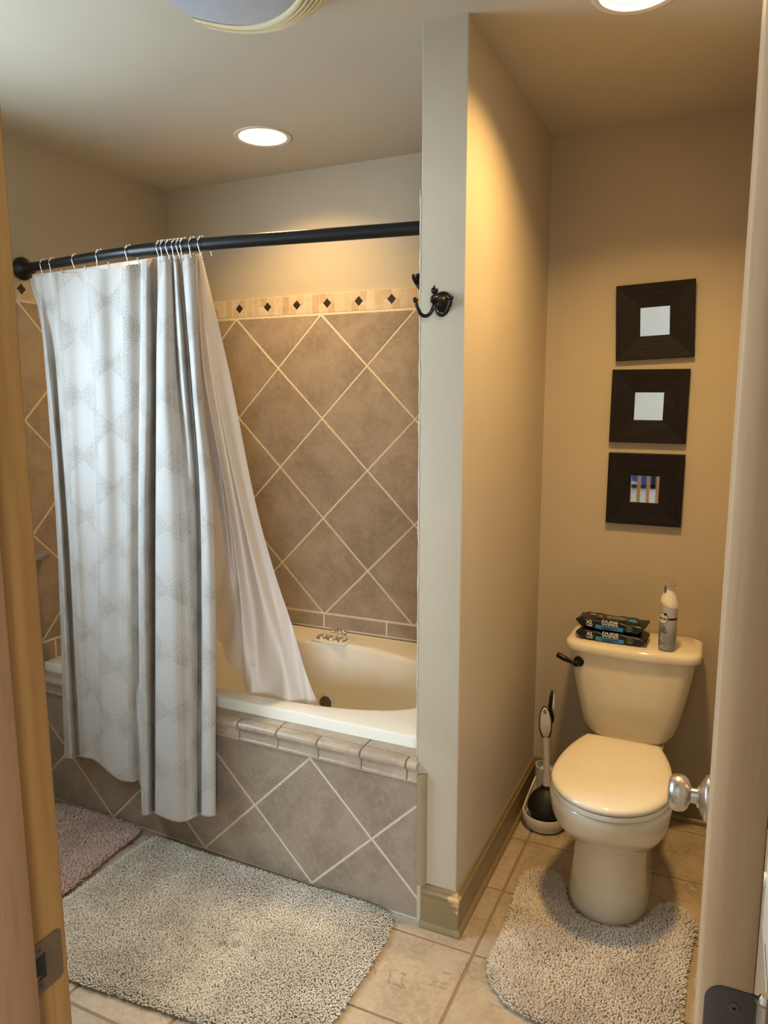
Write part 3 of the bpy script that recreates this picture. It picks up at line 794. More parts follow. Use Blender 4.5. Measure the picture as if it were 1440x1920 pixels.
# ------------------------------------------------------------------ lettering helper
def text(s, size, loc, rot, mat, parent, ext=.0003, sx=1.0, font_shear=0):
    cu = bpy.data.curves.new('lettering', 'FONT'); cu.body = s; cu.size = size; cu.extrude = ext; cu.align_x = 'CENTER'; cu.align_y = 'CENTER'; cu.shear = font_shear
    cu.resolution_u = 3; cu.offset = size*.018
    dg = bpy.context.evaluated_depsgraph_get()
    o = bpy.data.objects.new('lettering_tmp', cu); C.objects.link(o)
    dg.update(); me = bpy.data.meshes.new_from_object(o.evaluated_get(dg)); bpy.data.objects.remove(o)
    me.transform(Matrix.Translation(loc) @ rot.to_4x4() @ Matrix.Diagonal((sx, 1, 1, 1)))
    return me
def lettering(s, size, loc, rot, mat, parent, **kw):
    me = text(s, size, Vector(loc), rot, mat, parent, **kw); me.materials.clear(); me.name = 'lettering'
    return link('lettering', me, mat, parent)

# ------------------------------------------------------------------ wipes packets on the tank lid
MAT['pack'] = simple('black_film', lin(9, 8, 8), .34, var=.2, nscale=40)
MAT['pack_blue'] = simple('blue_print', lin(58, 140, 200), .4, var=.04)
MAT['pack_white'] = simple('white_print', lin(222, 220, 214), .5, var=.03)
MAT['pack_grey'] = simple('grey_print', lin(70, 66, 62), .35, var=.05)
MAT['pack_green'] = simple('green_print', lin(118, 150, 104), .5, var=.05)
def packet(name, c, yaw, L, W, Hh, seed, label):
    """soft flow-wrapped packet: a pillow with crimped end seals"""
    rs = np.random.default_rng(seed)
    root = empty(name, c, label, 'wipes packet', 'wipes packets on the tank lid')
    nu, nvv = 40, 32; rings = []
    for k in range(nu+1):
        u = -1+2*k/nu
        end = max(0, (abs(u)-.80)/.20); f = (1-end**1.6) if end < 1 else 0
        hh = Hh/2*max(.03, f); ww = W/2*(1 - .04*end)
        cs = []
        for q in range(nvv):
            t = 2*pi*q/nvv; ct, st = cos(t), sin(t)
            y = ww*abs(ct)**.55*(1 if ct > 0 else -1); z = hh*abs(st)**.42*(1 if st > 0 else -1)
            z += .0016*sin(7*u+3*ct+seed)*f + .001*sin(19*u+5*ct)*f
            zl = .011*max(0, (abs(u)-.86)/.14)**1.4*(1 if seed % 2 else .35)*(1 if u > 0 else .5) + end*.0012*sin(t*2)*4*abs(ct)
            cs.append((L/2*u + .0015*sin(5*ct)*end, y, Hh/2+z+zl))
        rings.append(cs)
    bm = B(); loft(bm, rings)
    rot = Matrix.Rotation(yaw, 4, 'Z'); bm.transform(Matrix.Translation(c) @ rot)
    build('pouch', bm, MAT['pack'], root, smooth=60)
    def put(bm_or_me, mat, nm):
        if isinstance(bm_or_me, bpy.types.Mesh): me = bm_or_me
        else: me = bpy.data.meshes.new(nm); bm_or_me.to_mesh(me); bm_or_me.free()
        me.transform(Matrix.Translation(c) @ rot); me.name = nm; return link(nm, me, mat, root)
    face = Matrix.Rotation(R(78), 3, 'X'); topf = Matrix.Identity(3)
    yf = -W/2-.0004
    def ft(s, x, z, size, sx=1.0, mat=None, tilt=0):   # lettering on the front face
        me = text(s, size, Vector((x, yf-.0016, z)), face, None, None, sx=sx); me.materials.clear(); put(me, mat or MAT['pack_white'], 'lettering')
    def tt_(s, x, y, size, sx=1.0, mat=None):          # lettering on the top face
        me = text(s, size, Vector((x, y, Hh+.0016)), topf, None, None, sx=sx); me.materials.clear(); put(me, mat or MAT['pack_white'], 'lettering')
    lb = box(-.047, .047, yf-.0012, yf+.003, Hh*.10, Hh*.47, .001); put(lb, MAT['pack_blue'], 'blue_label')
    ft('FLUSHABLE WIPES', 0, Hh*.31, .0066, 1.1, MAT['pack']); ft('FRAGRANCE FREE', -.004, Hh*.18, .0044, 1.1, MAT['pack'])
    ft('XL', -.067, Hh*.62, .0175, 1.1); ft('WIPES', -.067, Hh*.30, .0068, 1.1)
    ft('DUDE', .002, Hh*.90, .0112, 1.8); ft('WIPES', .002, Hh*.625, .0112, 1.8)
    ring = [(.067+.0095*cos(t), yf-.001, Hh*.5+.0095*sin(t)) for t in np.linspace(0, 2*pi, 25)]
    put(tube(B(), ring, .0007, 5), MAT['pack_green'], 'round_badge')
    ft('MADE', .067, Hh*.62, .0042, 1, MAT['pack_green']); ft('PLANT', .067, Hh*.48, .0042, 1, MAT['pack_green']); ft('BASED', .067, Hh*.34, .0042, 1, MAT['pack_green'])
    # resealable flap and lettering on top
    fl = B(); rings = [[(x*k, y*k-.004, z) for x, y in [(.052*abs(cos(t))**.4*(1 if cos(t) > 0 else -1), .024*abs(sin(t))**.5*(1 if sin(t) > 0 else -1)) for t in np.linspace(0, 2*pi, 40, endpoint=False)]] for k, z in ((1, Hh-.001), (1, Hh+.0012), (.97, Hh+.0018))]
    loft(fl, rings); put(fl, MAT['pack_grey'], 'reseal_flap')
    tt_('XL', -.066, .004, .015, 1.2); tt_('LIFT HERE TO OPEN', 0, -.004, .0085, 1.1, MAT['pack_white'])
    tri = B(); loft(tri, [[(.055, -.02, z), (.088, -.026, z), (.088, .006, z), (.06, .004, z)] for z in (Hh-.001, Hh+.0016)]); put(tri, MAT['pack_blue'], 'corner_print')
    return root
packet('wipes_packet', Vector((-.330, 2.590, .6975)), R(-3), .236, .102, .037, 2, 'lower black wipes packet lying flat on the toilet tank lid')
packet('wipes_packet', Vector((-.333, 2.596, .7368)), R(-5), .234, .098, .036, 3, 'upper black wipes packet stacked on top of the other one')

# ------------------------------------------------------------------ air freshener can
MAT['can'] = simple('silver_can', lin(150, 148, 148), .32, .75, var=.05)
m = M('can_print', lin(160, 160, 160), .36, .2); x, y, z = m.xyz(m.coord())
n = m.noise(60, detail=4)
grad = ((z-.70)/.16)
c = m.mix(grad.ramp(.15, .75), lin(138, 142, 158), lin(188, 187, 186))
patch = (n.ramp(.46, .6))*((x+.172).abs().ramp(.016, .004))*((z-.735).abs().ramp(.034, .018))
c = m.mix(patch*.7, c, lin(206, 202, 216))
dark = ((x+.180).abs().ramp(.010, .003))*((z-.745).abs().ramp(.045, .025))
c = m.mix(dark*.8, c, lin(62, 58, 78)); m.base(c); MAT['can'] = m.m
cc = Vector((-.1495, 2.552, .6975)); can = empty('air_freshener', cc, 'silver air freshener spray can with a white trigger cap on the tank lid', 'spray can')
prof = [(.0245, 0), (.0265, .002), (.0272, .005), (.0275, .010), (.0275, .146), (.0268, .156), (.0248, .163), (.018, .168)]
build('can_body', lathe(B(), cc, (0, 0, 1), prof, 32), MAT['can'], can, smooth=40)
build('navy_band', lathe(B(), cc+Vector((0, 0, .108)), (0, 0, 1), [(.02, 0), (.02785, 0), (.02785, .007), (.02, .007)], 32), MAT['navy'], can, smooth=40)
# slanted white shroud with a narrow neck and an oblique head
rings = []; n = 28
for k, (r, h, sl, dx) in enumerate([(.0281, .1555, -.0105, 0), (.0288, .157, -.0105, 0), (.0284, .164, -.010, 0), (.0268, .172, -.008, 0), (.0235, .182, -.005, -.0005), (.0200, .192, -.002, -.0015), (.0172, .202, -.001, -.002), (.0158, .211, -.002, -.0025), (.0165, .218, -.005, -.003), (.0195, .2245, -.0085, -.003), (.0228, .2285, -.0105, -.003)]):
    rings.append([(cc.x+dx+r*cos(2*pi*i/n), cc.y+r*.95*sin(2*pi*i/n), cc.z+h+sl*cos(2*pi*i/n+.5)) for i in range(n)])
bm = B(); loft(bm, rings); sh_ = build('spray_cap', bm, MAT['offwhite'], can, smooth=50)
bm = B(); rings = [[(cc.x-.003+r*cos(2*pi*i/n), cc.y+r*.95*sin(2*pi*i/n), cc.z+h-.0105*cos(2*pi*i/n+.5)*r/.0228) for i in range(n)] for r, h in ((.0226, .228), (.0236, .2295), (.0225, .231), (.012, .232))]
loft(bm, rings); build('cap_top', bm, simple('grey_cap_top', lin(140, 130, 124), .45, 0), sh_, smooth=50)
tg = Vector((cc.x-.0135, cc.y-.0115, cc.z+.2085)); build('trigger', box(tg.x-.0045, tg.x+.0045, tg.y-.004, tg.y+.004, tg.z-.013, tg.z+.010, .003), simple('grey_trigger', lin(104, 94, 84), .5), sh_, smooth=40)
def wrap(me, r):
    """bend a flat label (x along the wall, z up) round the can, facing direction a"""
    for v in me.vertices:
        a = v.co.x/r; rr_ = r - v.co.y
        v.co = Vector((cc.x+rr_*sin(a-.62), cc.y-rr_*cos(a-.62), v.co.z))
    return me
bm = B(); bmesh.ops.create_circle(bm, cap_ends=True, segments=40, radius=.0185); bmesh.ops.poke(bm, faces=bm.faces[:]); bm.transform(Matrix.Translation((0, 0, cc.z+.112)) @ Matrix.Rotation(R(90), 4, 'X'))
for v in bm.verts: v.co.y = -.0007
me = bpy.data.meshes.new('badge_rim'); bm.to_mesh(me); bm.free(); link('badge_rim', wrap(me, .0276), MAT['navy'], can)
bm = B(); bmesh.ops.create_circle(bm, cap_ends=True, segments=40, radius=.0168); bmesh.ops.poke(bm, faces=bm.faces[:]); bm.transform(Matrix.Translation((0, 0, cc.z+.112)) @ Matrix.Rotation(R(90), 4, 'X'))
for v in bm.verts: v.co.y = -.0014
me = bpy.data.meshes.new('round_badge'); bm.to_mesh(me); bm.free(); link('round_badge', wrap(me, .0276), MAT['pack_white'], can)
for s, size, px_, pz_, mt in (('febreze', .0088, .0015, .112, 'navy'), ('AIR', .0075, .006, .082, 'navy'), ('EFFECTS', .0052, .006, .073, 'navy'), ('LAVENDER', .0045, .006, .066, 'navy'), ('CLEANS AWAY', .0038, .014, .018, 'pack_white'), ('ODORS', .0046, .013, .010, 'pack_white')):
    me = text(s, size, Vector((px_, -.0022 if mt == 'navy' and size > .008 else -.0010, cc.z+pz_)), Matrix.Rotation(R(90), 3, 'X'), None, None, ext=.0002); me.materials.clear(); me.name = 'lettering'
    link('lettering', wrap(me, .0276), MAT[mt], can)
bm = B(); bmesh.ops.create_circle(bm, cap_ends=True, segments=20, radius=.0048); bmesh.ops.poke(bm, faces=bm.faces[:]); bm.transform(Matrix.Translation((.009, 0, cc.z+.127)) @ Matrix.Rotation(R(90), 4, 'X'))
for v in bm.verts: v.co.y = -.0018
me = bpy.data.meshes.new('badge_dot'); bm.to_mesh(me); bm.free(); link('badge_dot', wrap(me, .0276), MAT['navy'], can)

# ------------------------------------------------------------------ plunger, brush and their tray
ca = Vector((-.525, 2.50, 0)); cad = empty('plunger_caddy', ca, 'white oval plunger and brush caddy on the floor beside the toilet', 'caddy')
def tear(k, z, ins=0, lift=0):
    """teardrop plan: round front under the plunger, narrow round back under the brush"""
    out = []; n = 48; r1, r2, d = .079-ins, .045-ins, .125
    for i in range(n):
        t = 2*pi*i/n; c, s = cos(t), sin(t)
        b = max(0, min(1, (s+.15)/1.15)); b = b*b*(3-2*b)
        r = r1*(1-b)+r2*b; out.append((ca.x - .028*b + r*c*k, ca.y + d*b*(s > -.2) + r*s*k, z+lift*b))
    return out
bm = B(); loft(bm, [tear(.86, .004), tear(.90, .014), tear(.93, .02), tear(1, .026), tear(1.02, .034), tear(1.02, .052, 0, .09), tear(1.0, .055, 0, .092), tear(1, .054, .004, .09), tear(1, .030, .006), tear(.9, .026, .006)])
build('tray', bm, MAT['white_plastic'], cad, smooth=50)
build('tray_foot', lathe(B(), ca+Vector((0, .0, .0)), (0, 0, 1), [(.06, 0), (.066, .002), (.067, .006), (.06, .008)], 32), MAT['rubber'], cad, smooth=40)
bq = ca+Vector((-.028, .135, .0))
build('brush_cup', lathe(B(), bq+Vector((0, 0, .03)), (0, 0, 1), [(.034, 0), (.038, .02), (.041, .125), (.0415, .130), (.039, .131), (.037, .122), (.034, .03), (.0, .028)], 30), MAT['white_plastic'], cad, smooth=40)
build('cup_lining', lathe(B(), bq+Vector((0, 0, .06)), (0, 0, 1), [(.030, 0), (.0378, .09), (.0385, .1005), (.0365, .1005), (.030, .02), (.0, .02)], 30), MAT['paleblue'], cad, smooth=40)
pl = empty('plunger', ca+Vector((.004, 0, .03)), 'black rubber plunger with a white handle and oval navy-edged grip', 'plunger')
pc = ca+Vector((.004, .0, .0285))
build('rubber_cup', lathe(B(), pc, (0, 0, 1), [(.046, 0), (.053, .003), (.055, .010), (.052, .018), (.054, .022), (.0655, .034), (.068, .044), (.066, .056), (.058, .076), (.045, .094), (.030, .108), (.021, .114), (.0195, .128), (.014, .130)], 36), MAT['rubber'], pl, smooth=45)
ht = pc+Vector((.008, -.0, .0)); ax_ = Vector((-.008, -.04, .31)).normalized()
build('handle', lathe(B(), pc+Vector((0, 0, .120)), ax_, [(.0165, 0), (.0185, .006), (.0165, .014), (.0125, .06), (.0115, .19), (.0115, .20)], 20), MAT['white_plastic'], pl, smooth=45)
gtop = pc+Vector((0, 0, .120))+ax_*.255
def grip(name, c, hw, hh, th, mat, parent, face=Vector((.25, -1, 0)), bulge=1.0):
    f = face.normalized(); u = Vector((0, 0, 1)).cross(f).normalized(); upv = (ax_).normalized()
    rings = []
    for k, s in ((-1, .80), (-.55, .97), (0, 1), (.55, .97), (1, .80)):
        rings.append([Vector(c)+f*(th*k)+u*(hw*s*cos(t)*(1-.12*sin(t)))+upv*(hh*s*sin(t)) for t in np.linspace(0, 2*pi, 28, endpoint=False)])
    bm = B(); loft(bm, rings); return build(name, bm, mat, parent, smooth=50)
g = grip('grip_edge', gtop, .0225, .066, .0075, MAT['navy'], pl)
grip('grip_face', gtop+Vector((.25, -1, 0)).normalized()*.0035+ax_*.003, .0195, .060, .0062, MAT['white_plastic'], g)
grip('hang_eye', gtop+Vector((.25, -1, 0)).normalized()*.0092+ax_*.048, .0062, .009, .0012, simple('grey_eye', lin(140, 134, 126), .5), g)
br = empty('toilet_brush', bq+Vector((0, 0, .06)), 'toilet brush standing in the cup behind the plunger, navy and white handle', 'brush')
build('brush_head', lathe(B(), bq+Vector((0, 0, .09)), (0, 0, 1), [(.0, 0), (.024, .004), (.028, .02), (.028, .05), (.02, .062), (.008, .066)], 20), MAT['white_plastic'], br, smooth=45)
b0 = bq+Vector((0, 0, .15)); ax2 = Vector((.016, -.030, .31)).normalized()
build('handle', lathe(B(), b0, ax2, [(.011, 0), (.010, .05), (.0105, .2), (.0105, .215)], 16), MAT['white_plastic'], br, smooth=45)
bt = b0+ax2*.255
g = build('grip_back', tube(B(), [bt-ax2*.062+Vector((.009, 0, 0)), bt-ax2*.04+Vector((.006, 0, 0)), bt+Vector((-.001, 0, 0)), bt+ax2*.04, bt+ax2*.066], [.0055, .0085, .0085, .0075, .004], 12), MAT['navy'], br, smooth=True)
build('grip_face', tube(B(), [bt-ax2*.05+Vector((.012, .002, 0)), bt+Vector((.007, .003, 0)), bt+ax2*.05+Vector((.005, .002, 0))], [.004, .008, .004], 12), MAT['white_plastic'], g, smooth=True)

# ------------------------------------------------------------------ three small framed mirrors
def framed(c, rot, label, lean=0):
    cx_, cz_ = c; root = empty('framed_mirror', (cx_, YA, cz_), label, 'mirror', 'small framed mirrors above the toilet')
    o, i = .1265, .0475; Rm = Matrix.Rotation(rot, 3, 'Y')
    def P(x, y, z): v = Rm @ Vector((x, 0, z)); return (cx_+v.x, YA-.001-y-lean*(v.z+o+.005), cz_+v.z)
    q = [(-1, -1), (1, -1), (1, 1), (-1, 1)]
    for k in range(4):
        (a, b), (c_, d_) = q[k], q[(k+1) % 4]; bm = B()
        sec = []
        for (s, t) in ((a, b), (c_, d_)):
            e = .0004 if True else 0
            sec.append([P(o*s, 0, o*t), P(o*s, .018, o*t), P((o-.002)*s, .0195, (o-.002)*t), P((i+.001)*s, .0125, (i+.001)*t), P(i*s, .0115, i*t), P(i*s, 0, i*t)])
        loft(bm, sec); build('frame_board', bm, MAT['frame_X' if k % 2 == 0 else 'frame_Z'], root)
    bm = B(); vs = [bm.verts.new(P(i*s, .0085, i*t)) for s, t in q]; f = bm.faces.new(vs)
    r = bmesh.ops.extrude_face_region(bm, geom=[f]);
    for v in r['geom']:
        if isinstance(v, bmesh.types.BMVert): v.co.y += .006
    build('mirror_glass', bm, MAT['mirror'], root)
framed((-.2575, 1.789), R(-2.0), 'topmost of the three dark wood framed mirrors, hanging tilted above the toilet', .028)
framed((-.2635, 1.5015), R(.4), 'middle one of the three dark wood framed mirrors on the alcove wall')
framed((-.2635, 1.2115), R(.3), 'lowest of the three dark wood framed mirrors, reflecting the hallway railing')

# ------------------------------------------------------------------ door, jamb and their hardware
DXA, DXB, DYA, DYB = .0035, .0375, .507, 1.167
dr = empty('door_1', (DXB, DYA, .012)); dr['kind'] = 'structure'
dr['label'] = 'maple bathroom door standing open, seen along its hinge edge'
bm = B(); add_box(bm, DXA, DXB, DYA, DYB, .012, 2.04, .0022, 2)
build('door_leaf', bm, MAT['door_wood'], dr, smooth=40)
def plate(name, pts2, mapf, th, mat, parent, bev=.0006):
    o = pts2; bm = B(); i = inset(o, bev); i = i if len(i) == len(o) else o
    loft(bm, [[mapf(a, b, 0) for a, b in o], [mapf(a, b, th*.7) for a, b in o], [mapf(a, b, th) for a, b in i]]); return build(name, bm, mat, parent, smooth=40)
def rrect2(a0, a1, b0, b1, r, right_round=False, n=6):
    out = []
    for ca_, cb_, t0, rd in ((a1, b1, 0, right_round), (a0, b1, 90, True), (a0, b0, 180, True), (a1, b0, 270, right_round)):
        if not rd: out.append((ca_, cb_)); continue
        qa = ca_-r if ca_ == a1 else ca_+r; qb = cb_-r if cb_ == b1 else cb_+r
        for k in range(n+1): out.append((qa+r*cos(R(t0+90*k/n)), qb+r*sin(R(t0+90*k/n))))
    return out
def screw(c, d, r, parent, mat):
    me = bpy.data.meshes.new('screw'); bm = lathe(B(), c, d, [(r, 0), (r*.95, .0005), (r*.42, .0009), (r*.30, .0009), (r*.22, .0002), (0, .0001)], 14)
    bmesh.ops.recalc_face_normals(bm, faces=bm.faces)
    for f in bm.faces:
        if (f.calc_center_median()-Vector(c)).length < r*.33 and f.calc_area() < r*r: f.material_index = 1
    bm.to_mesh(me); bm.free(); return link('screw', me, [mat, MAT['black']], parent, smooth=40)
for k, hz in enumerate((1.0725, 1.80, .28)):
    f = lambda a, b, h: (a, DYA+.0004-h, b)
    hg = plate('hinge_leaf', rrect2(DXA+.004, DXB+.0015, hz-.0445, hz+.0445, .0125), f, .0014, MAT['hinge'], dr)
    for q in ((.021, .031), (.013, .010), (.013, -.010), (.021, -.031)):
        screw((DXA+q[0]+.0015, DYA-.0009, hz+q[1]), (0, -1, 0), .0038, hg, MAT['strike'])
    build('hinge_knuckle', lathe(B(), (DXB+.0065, DYA-.0035, hz-.049), (0, 0, 1), [(.003, 0), (.0042, .002), (.005, .0045), (.0062, .005), (.0062, .022), (.0058, .0225), (.0058, .0235), (.0062, .024), (.0062, .041), (.0058, .0415), (.0058, .0425), (.0062, .043), (.0062, .093), (.005, .0935), (.0042, .096), (.003, .098)], 18), MAT['nickel'], dr, smooth=40)
KZ, KY = .944, 1.103
for s, x0 in ((-1, DXA), (1, DXB)):
    c0 = Vector((x0-s*.0005, KY, KZ)); d = Vector((s, 0, 0))
    kb = build('door_knob', lathe(B(), c0+d*.006, d, [(.0125, 0), (.0118, .006), (.011, .012), (.0108, .018), (.0125, .0195), (.0205, .0225), (.0255, .028), (.0268, .034), (.0262, .040), (.0235, .0455), (.018, .0485), (.010, .0495), (.0, .0498)], 32), MAT['nickel'], dr, smooth=50)
    build('rose', lathe(B(), c0, d, [(.0325, 0), (.0332, .002), (.0322, .0045), (.030, .006), (.0275, .007), (.024, .010), (.0185, .012), (.0165, .013), (.0155, .0155), (.0125, .016)], 32), MAT['nickel'], kb, smooth=50)
build('latch_plate', box(DXA+.005, DXB-.005, DYB-.0005, DYB+.0012, KZ-.028, KZ+.028, .0005), MAT['nickel'], dr)

JX = -.613
t3 = empty('trim_3', (JX, DY0, 0)); t3['kind'] = 'structure'; t3['label'] = 'maple door jamb at the left edge with a strike plate'
bm = B(); add_box(bm, JX-.022, JX, DY0-.004, .5156, 0, 2.05, .003, 3); build('jamb', bm, MAT['jamb_wood'], t3, smooth=40)
bm = B(); add_box(bm, JX-.001, JX+.011, DY0+.03, .4693, 0, 2.05, .0022, 2); build('door_stop', bm, MAT['stop_wood'], t3, smooth=40)
bm = B(); add_box(bm, JX-.10, JX-.03, DY1-.004, DY1+.010, 0, 2.12, .005, 3); build('casing', bm, MAT['door_wood'], t3, smooth=40)
bm = B(); add_box(bm, JX-.085, JX-.004, DY0-.016, DY0+.002, 0, 2.12, .004, 3); build('casing', bm, MAT['stop_wood'], t3, smooth=40)
bm = B(); add_box(bm, JX-.02, .066, DY0-.004, DY1-.004, 2.045, 2.07); build('head_jamb', bm, MAT['jamb_wood'], t3)
JS = .0088; f = lambda a, b, h: (JX+.0002+h, a+JS, b)
SZ = .932
# solid strike plate; a flat black slab paints in the latch hole's shade
o = rrect2(.4615, .4985, SZ-.0285, SZ+.0285, .006, True)
st = plate('strike_plate', o, f, .0012, MAT['strike'], t3)
hole = [(.4622, SZ-.0125), (.4780, SZ-.0135), (.4780, SZ+.0145), (.4622, SZ+.0125)]
bm = B(); loft(bm, [[(JX+.00125, a+JS, b) for a, b in hole], [(JX+.0017, a+JS, b) for a, b in hole]]); build('latch_hole_dark', bm, MAT['black'], st)
bm = B(); loft(bm, [[(JX+.0014, a+JS, b) for a, b in r] for r in ([(.4622, SZ-.0125), (.4655, SZ-.0125), (.4715, SZ-.0075), (.4622, SZ-.0065)],)] + [[(JX+.0022, a+JS, b) for a, b in [(.4622, SZ-.0125), (.4655, SZ-.0125), (.4715, SZ-.0075), (.4622, SZ-.0065)]]]); build('hole_splinter', bm, MAT['stop_wood'], st)
for s in (-1, 1): screw((JX+.0012, .4715+JS, SZ+s*.0205), (1, 0, 0), .0036, st, MAT['hinge'])
t3.rotation_euler.x = .0095            # the old jamb stands slightly out of plumb
t4 = empty('trim_4', (.0625, DY0, 0)); t4['kind'] = 'structure'
bm = B(); add_box(bm, .047, .066, DY0-.004, DY1-.004, 0, 2.05, .003, 2); build('jamb', bm, MAT['jamb_wood'], t4, smooth=40)

# white wall heater control peeking out between the door and the right wall
wh = empty('wall_heater', (.13, 1.2, .52), 'white wall heater with a small round knob on the right wall behind the door', 'heater')
bm = B(); add_box(bm, .106, .1305, 1.02, 1.40, .565, .72, .010, 4); build('housing', bm, MAT['offwhite'], wh, smooth=40)
build('dial', lathe(B(), (.108, 1.385, .668), (-1, .15, 0), [(.013, 0), (.013, .006), (.0105, .007), (.0098, .017), (.008, .018), (0, .018)], 20), MAT['offwhite'], wh, smooth=40)
build('grille_slot', box(.1055, .108, 1.06, 1.30, .600, .604), MAT['black'], wh)

# ------------------------------------------------------------------ ceiling fixtures
m_lamp = MAT['lamp']
for (lx, ly), lab, pw in zip(LAMPS, ('lit recessed ceiling light above the bathtub', 'lit recessed ceiling light at the top above the toilet alcove'), (8.5, 14.5)):
    rl = empty('recessed_light', (lx, ly, CEIL), lab, 'ceiling light')
    build('trim_ring', lathe(B(), (lx, ly, CEIL+.0005), (0, 0, -1), [(.086, -.03), (.1005, .0), (.101, .002), (.099, .0045), (.093, .0055), (.084, .003), (.080, -.004), (.0785, -.012), (.078, -.03)], 48, cap0=False, cap1=False), MAT['lamp_trim'], rl, smooth=40)
    build('housing', lathe(B(), (lx, ly, CEIL-.0), (0, 0, 1), [(.0875, .002), (.0875, .075), (0, .075)], 40, cap0=False), MAT['lamp_trim'], rl, smooth=40)
    build('diffuser', lathe(B(), (lx, ly, CEIL+.016), (0, 0, -1), [(.0805, -.004), (.0805, 0), (.06, .0015), (0, .002)], 40), m_lamp, rl, smooth=40)
    l = area('lamp_beam', (lx, ly, CEIL+.0115), (0, 0, -1), .15, .15, pw, WARM, 130, 'DISK')
    l.parent = rl; l.location = (0, 0, .0115)

xc, hw = -1.012, .147
fx = empty('fan_light', (xc, 1.3, CEIL), 'cream ceiling fan light with a frosted grey lens and ribbed end caps', 'fan light')
us = np.linspace(-1, 1, 29)
def arc(y, by, z, bz, w=1): return [(xc+hw*u*w, y+by*(1-u*u), z-bz*(1-u*u)) for u in us]
for s in (1, -1):
    my = lambda p: (p[0], 1.3+(p[1]-1.3)*s, p[2])
    rows = [arc(1.452, .062, 2.40, .0, 1), arc(1.457, .064, 2.372, .014), arc(1.461, .066, 2.3695, .0145)]
    for k in range(5):
        a = k/5
        y, by, z = 1.463+.078*a, .066-.022*a, 2.370+.016*a*a
        rows += [arc(y+.002, by, z-.001, .0145-.004*a), arc(y+.0085, by, z-.0002, .0143-.004*a), arc(y+.0100, by, z+.0085, .0140-.004*a), arc(y+.0140, by, z+.0090, .0140-.004*a)]
    rows += [arc(1.543, .044, 2.386, .0105), arc(1.552, .046, 2.389, .010), arc(1.562, .048, 2.396, .008, 1.003), arc(1.570, .05, 2.41, .004, 1.006), arc(1.574, .052, 2.4395, 0, 1.008)]
    bm = B(); loft(bm, [[my(p) for p in r] for r in rows], cap0=False, cap1=False, closed=False)
    # cheeks that close the cap's two sides down from the ceiling
    for e in (0, -1):
        low = [my(r[e]) for r in rows[1:]]
        up = [(p[0], p[1], 2.4395) for p in low]
        vl = [bm.verts.new(p) for p in low]; vu = [bm.verts.new(p) for p in up]
        for i in range(len(low)-1):
            if (Vector(low[i])-Vector(low[i+1])).length > 1e-5: bm.faces.new((vl[i], vl[i+1], vu[i+1], vu[i]))
    build('ribbed_cap', bm, MAT['fan_cream'], fx, smooth=32)
rows = []
for t in np.linspace(-1, 1, 17):
    yy = lambda u: 1.3+t*(.155+.0635*(1-u*u))
    mid = [(xc+hw*u, yy(u), 2.3735-.014*(1-u*u)) for u in us]
    rows.append([(xc-hw*1.01, yy(-1), 2.4395), (xc-hw*1.008, yy(-1), 2.39)]+mid+[(xc+hw*1.008, yy(1), 2.39), (xc+hw*1.01, yy(1), 2.4395)])
bm = B(); loft(bm, rows, cap0=True, cap1=True, closed=False); build('lens', bm, MAT['fan_lens'], fx, smooth=45)

# ------------------------------------------------------------------ rugs
def closed_spline(pts, sub=6):
    P = np.array(pts); n = len(P); out = []
    for i in range(n):
        p0, p1, p2, p3 = P[i-1], P[i], P[(i+1) % n], P[(i+2) % n]
        for k in range(sub):
            t = k/sub; out.append(.5*((2*p1)+(-p0+p2)*t+(2*p0-5*p1+4*p2-p3)*t*t+(-p0+3*p1-3*p2+p3)*t**3))
    return np.array(out)
def inside(P, x, y):
    r = np.zeros(len(x), bool); n = len(P)
    for i in range(n):
        (x1, y1), (x2, y2) = P[i-1], P[i]
        c = ((y1 > y) != (y2 > y)); r ^= c & (x < (x2-x1)*(y-y1)/(y2-y1+1e-12)+x1)
    return r
def edge_dist(P, x, y):
    d = np.full(len(x), 9.); nx = np.zeros(len(x)); ny = np.zeros(len(x))
    for i in range(len(P)):
        a, b = P[i-1], P[i]; ab = b-a; l2 = ab@ab+1e-12
        t = np.clip(((x-a[0])*ab[0]+(y-a[1])*ab[1])/l2, 0, 1); qx, qy = a[0]+t*ab[0], a[1]+t*ab[1]
        dd = np.hypot(x-qx, y-qy); k = dd < d; d[k] = dd[k]; nx[k] = (qx-x)[k]; ny[k] = (qy-y)[k]
    l = np.hypot(nx, ny)+1e-9; return d, nx/l, ny/l
def smooth_noise(x, y, s, seed):
    r = np.random.default_rng(seed); v = np.zeros(len(x))
    for k in range(14):
        a = r.uniform(0, 2*pi); f = s*r.uniform(.5, 1.8); v += np.sin((x*cos(a)+y*sin(a))*f+r.uniform(0, 6.28))
    return v/math.sqrt(14)
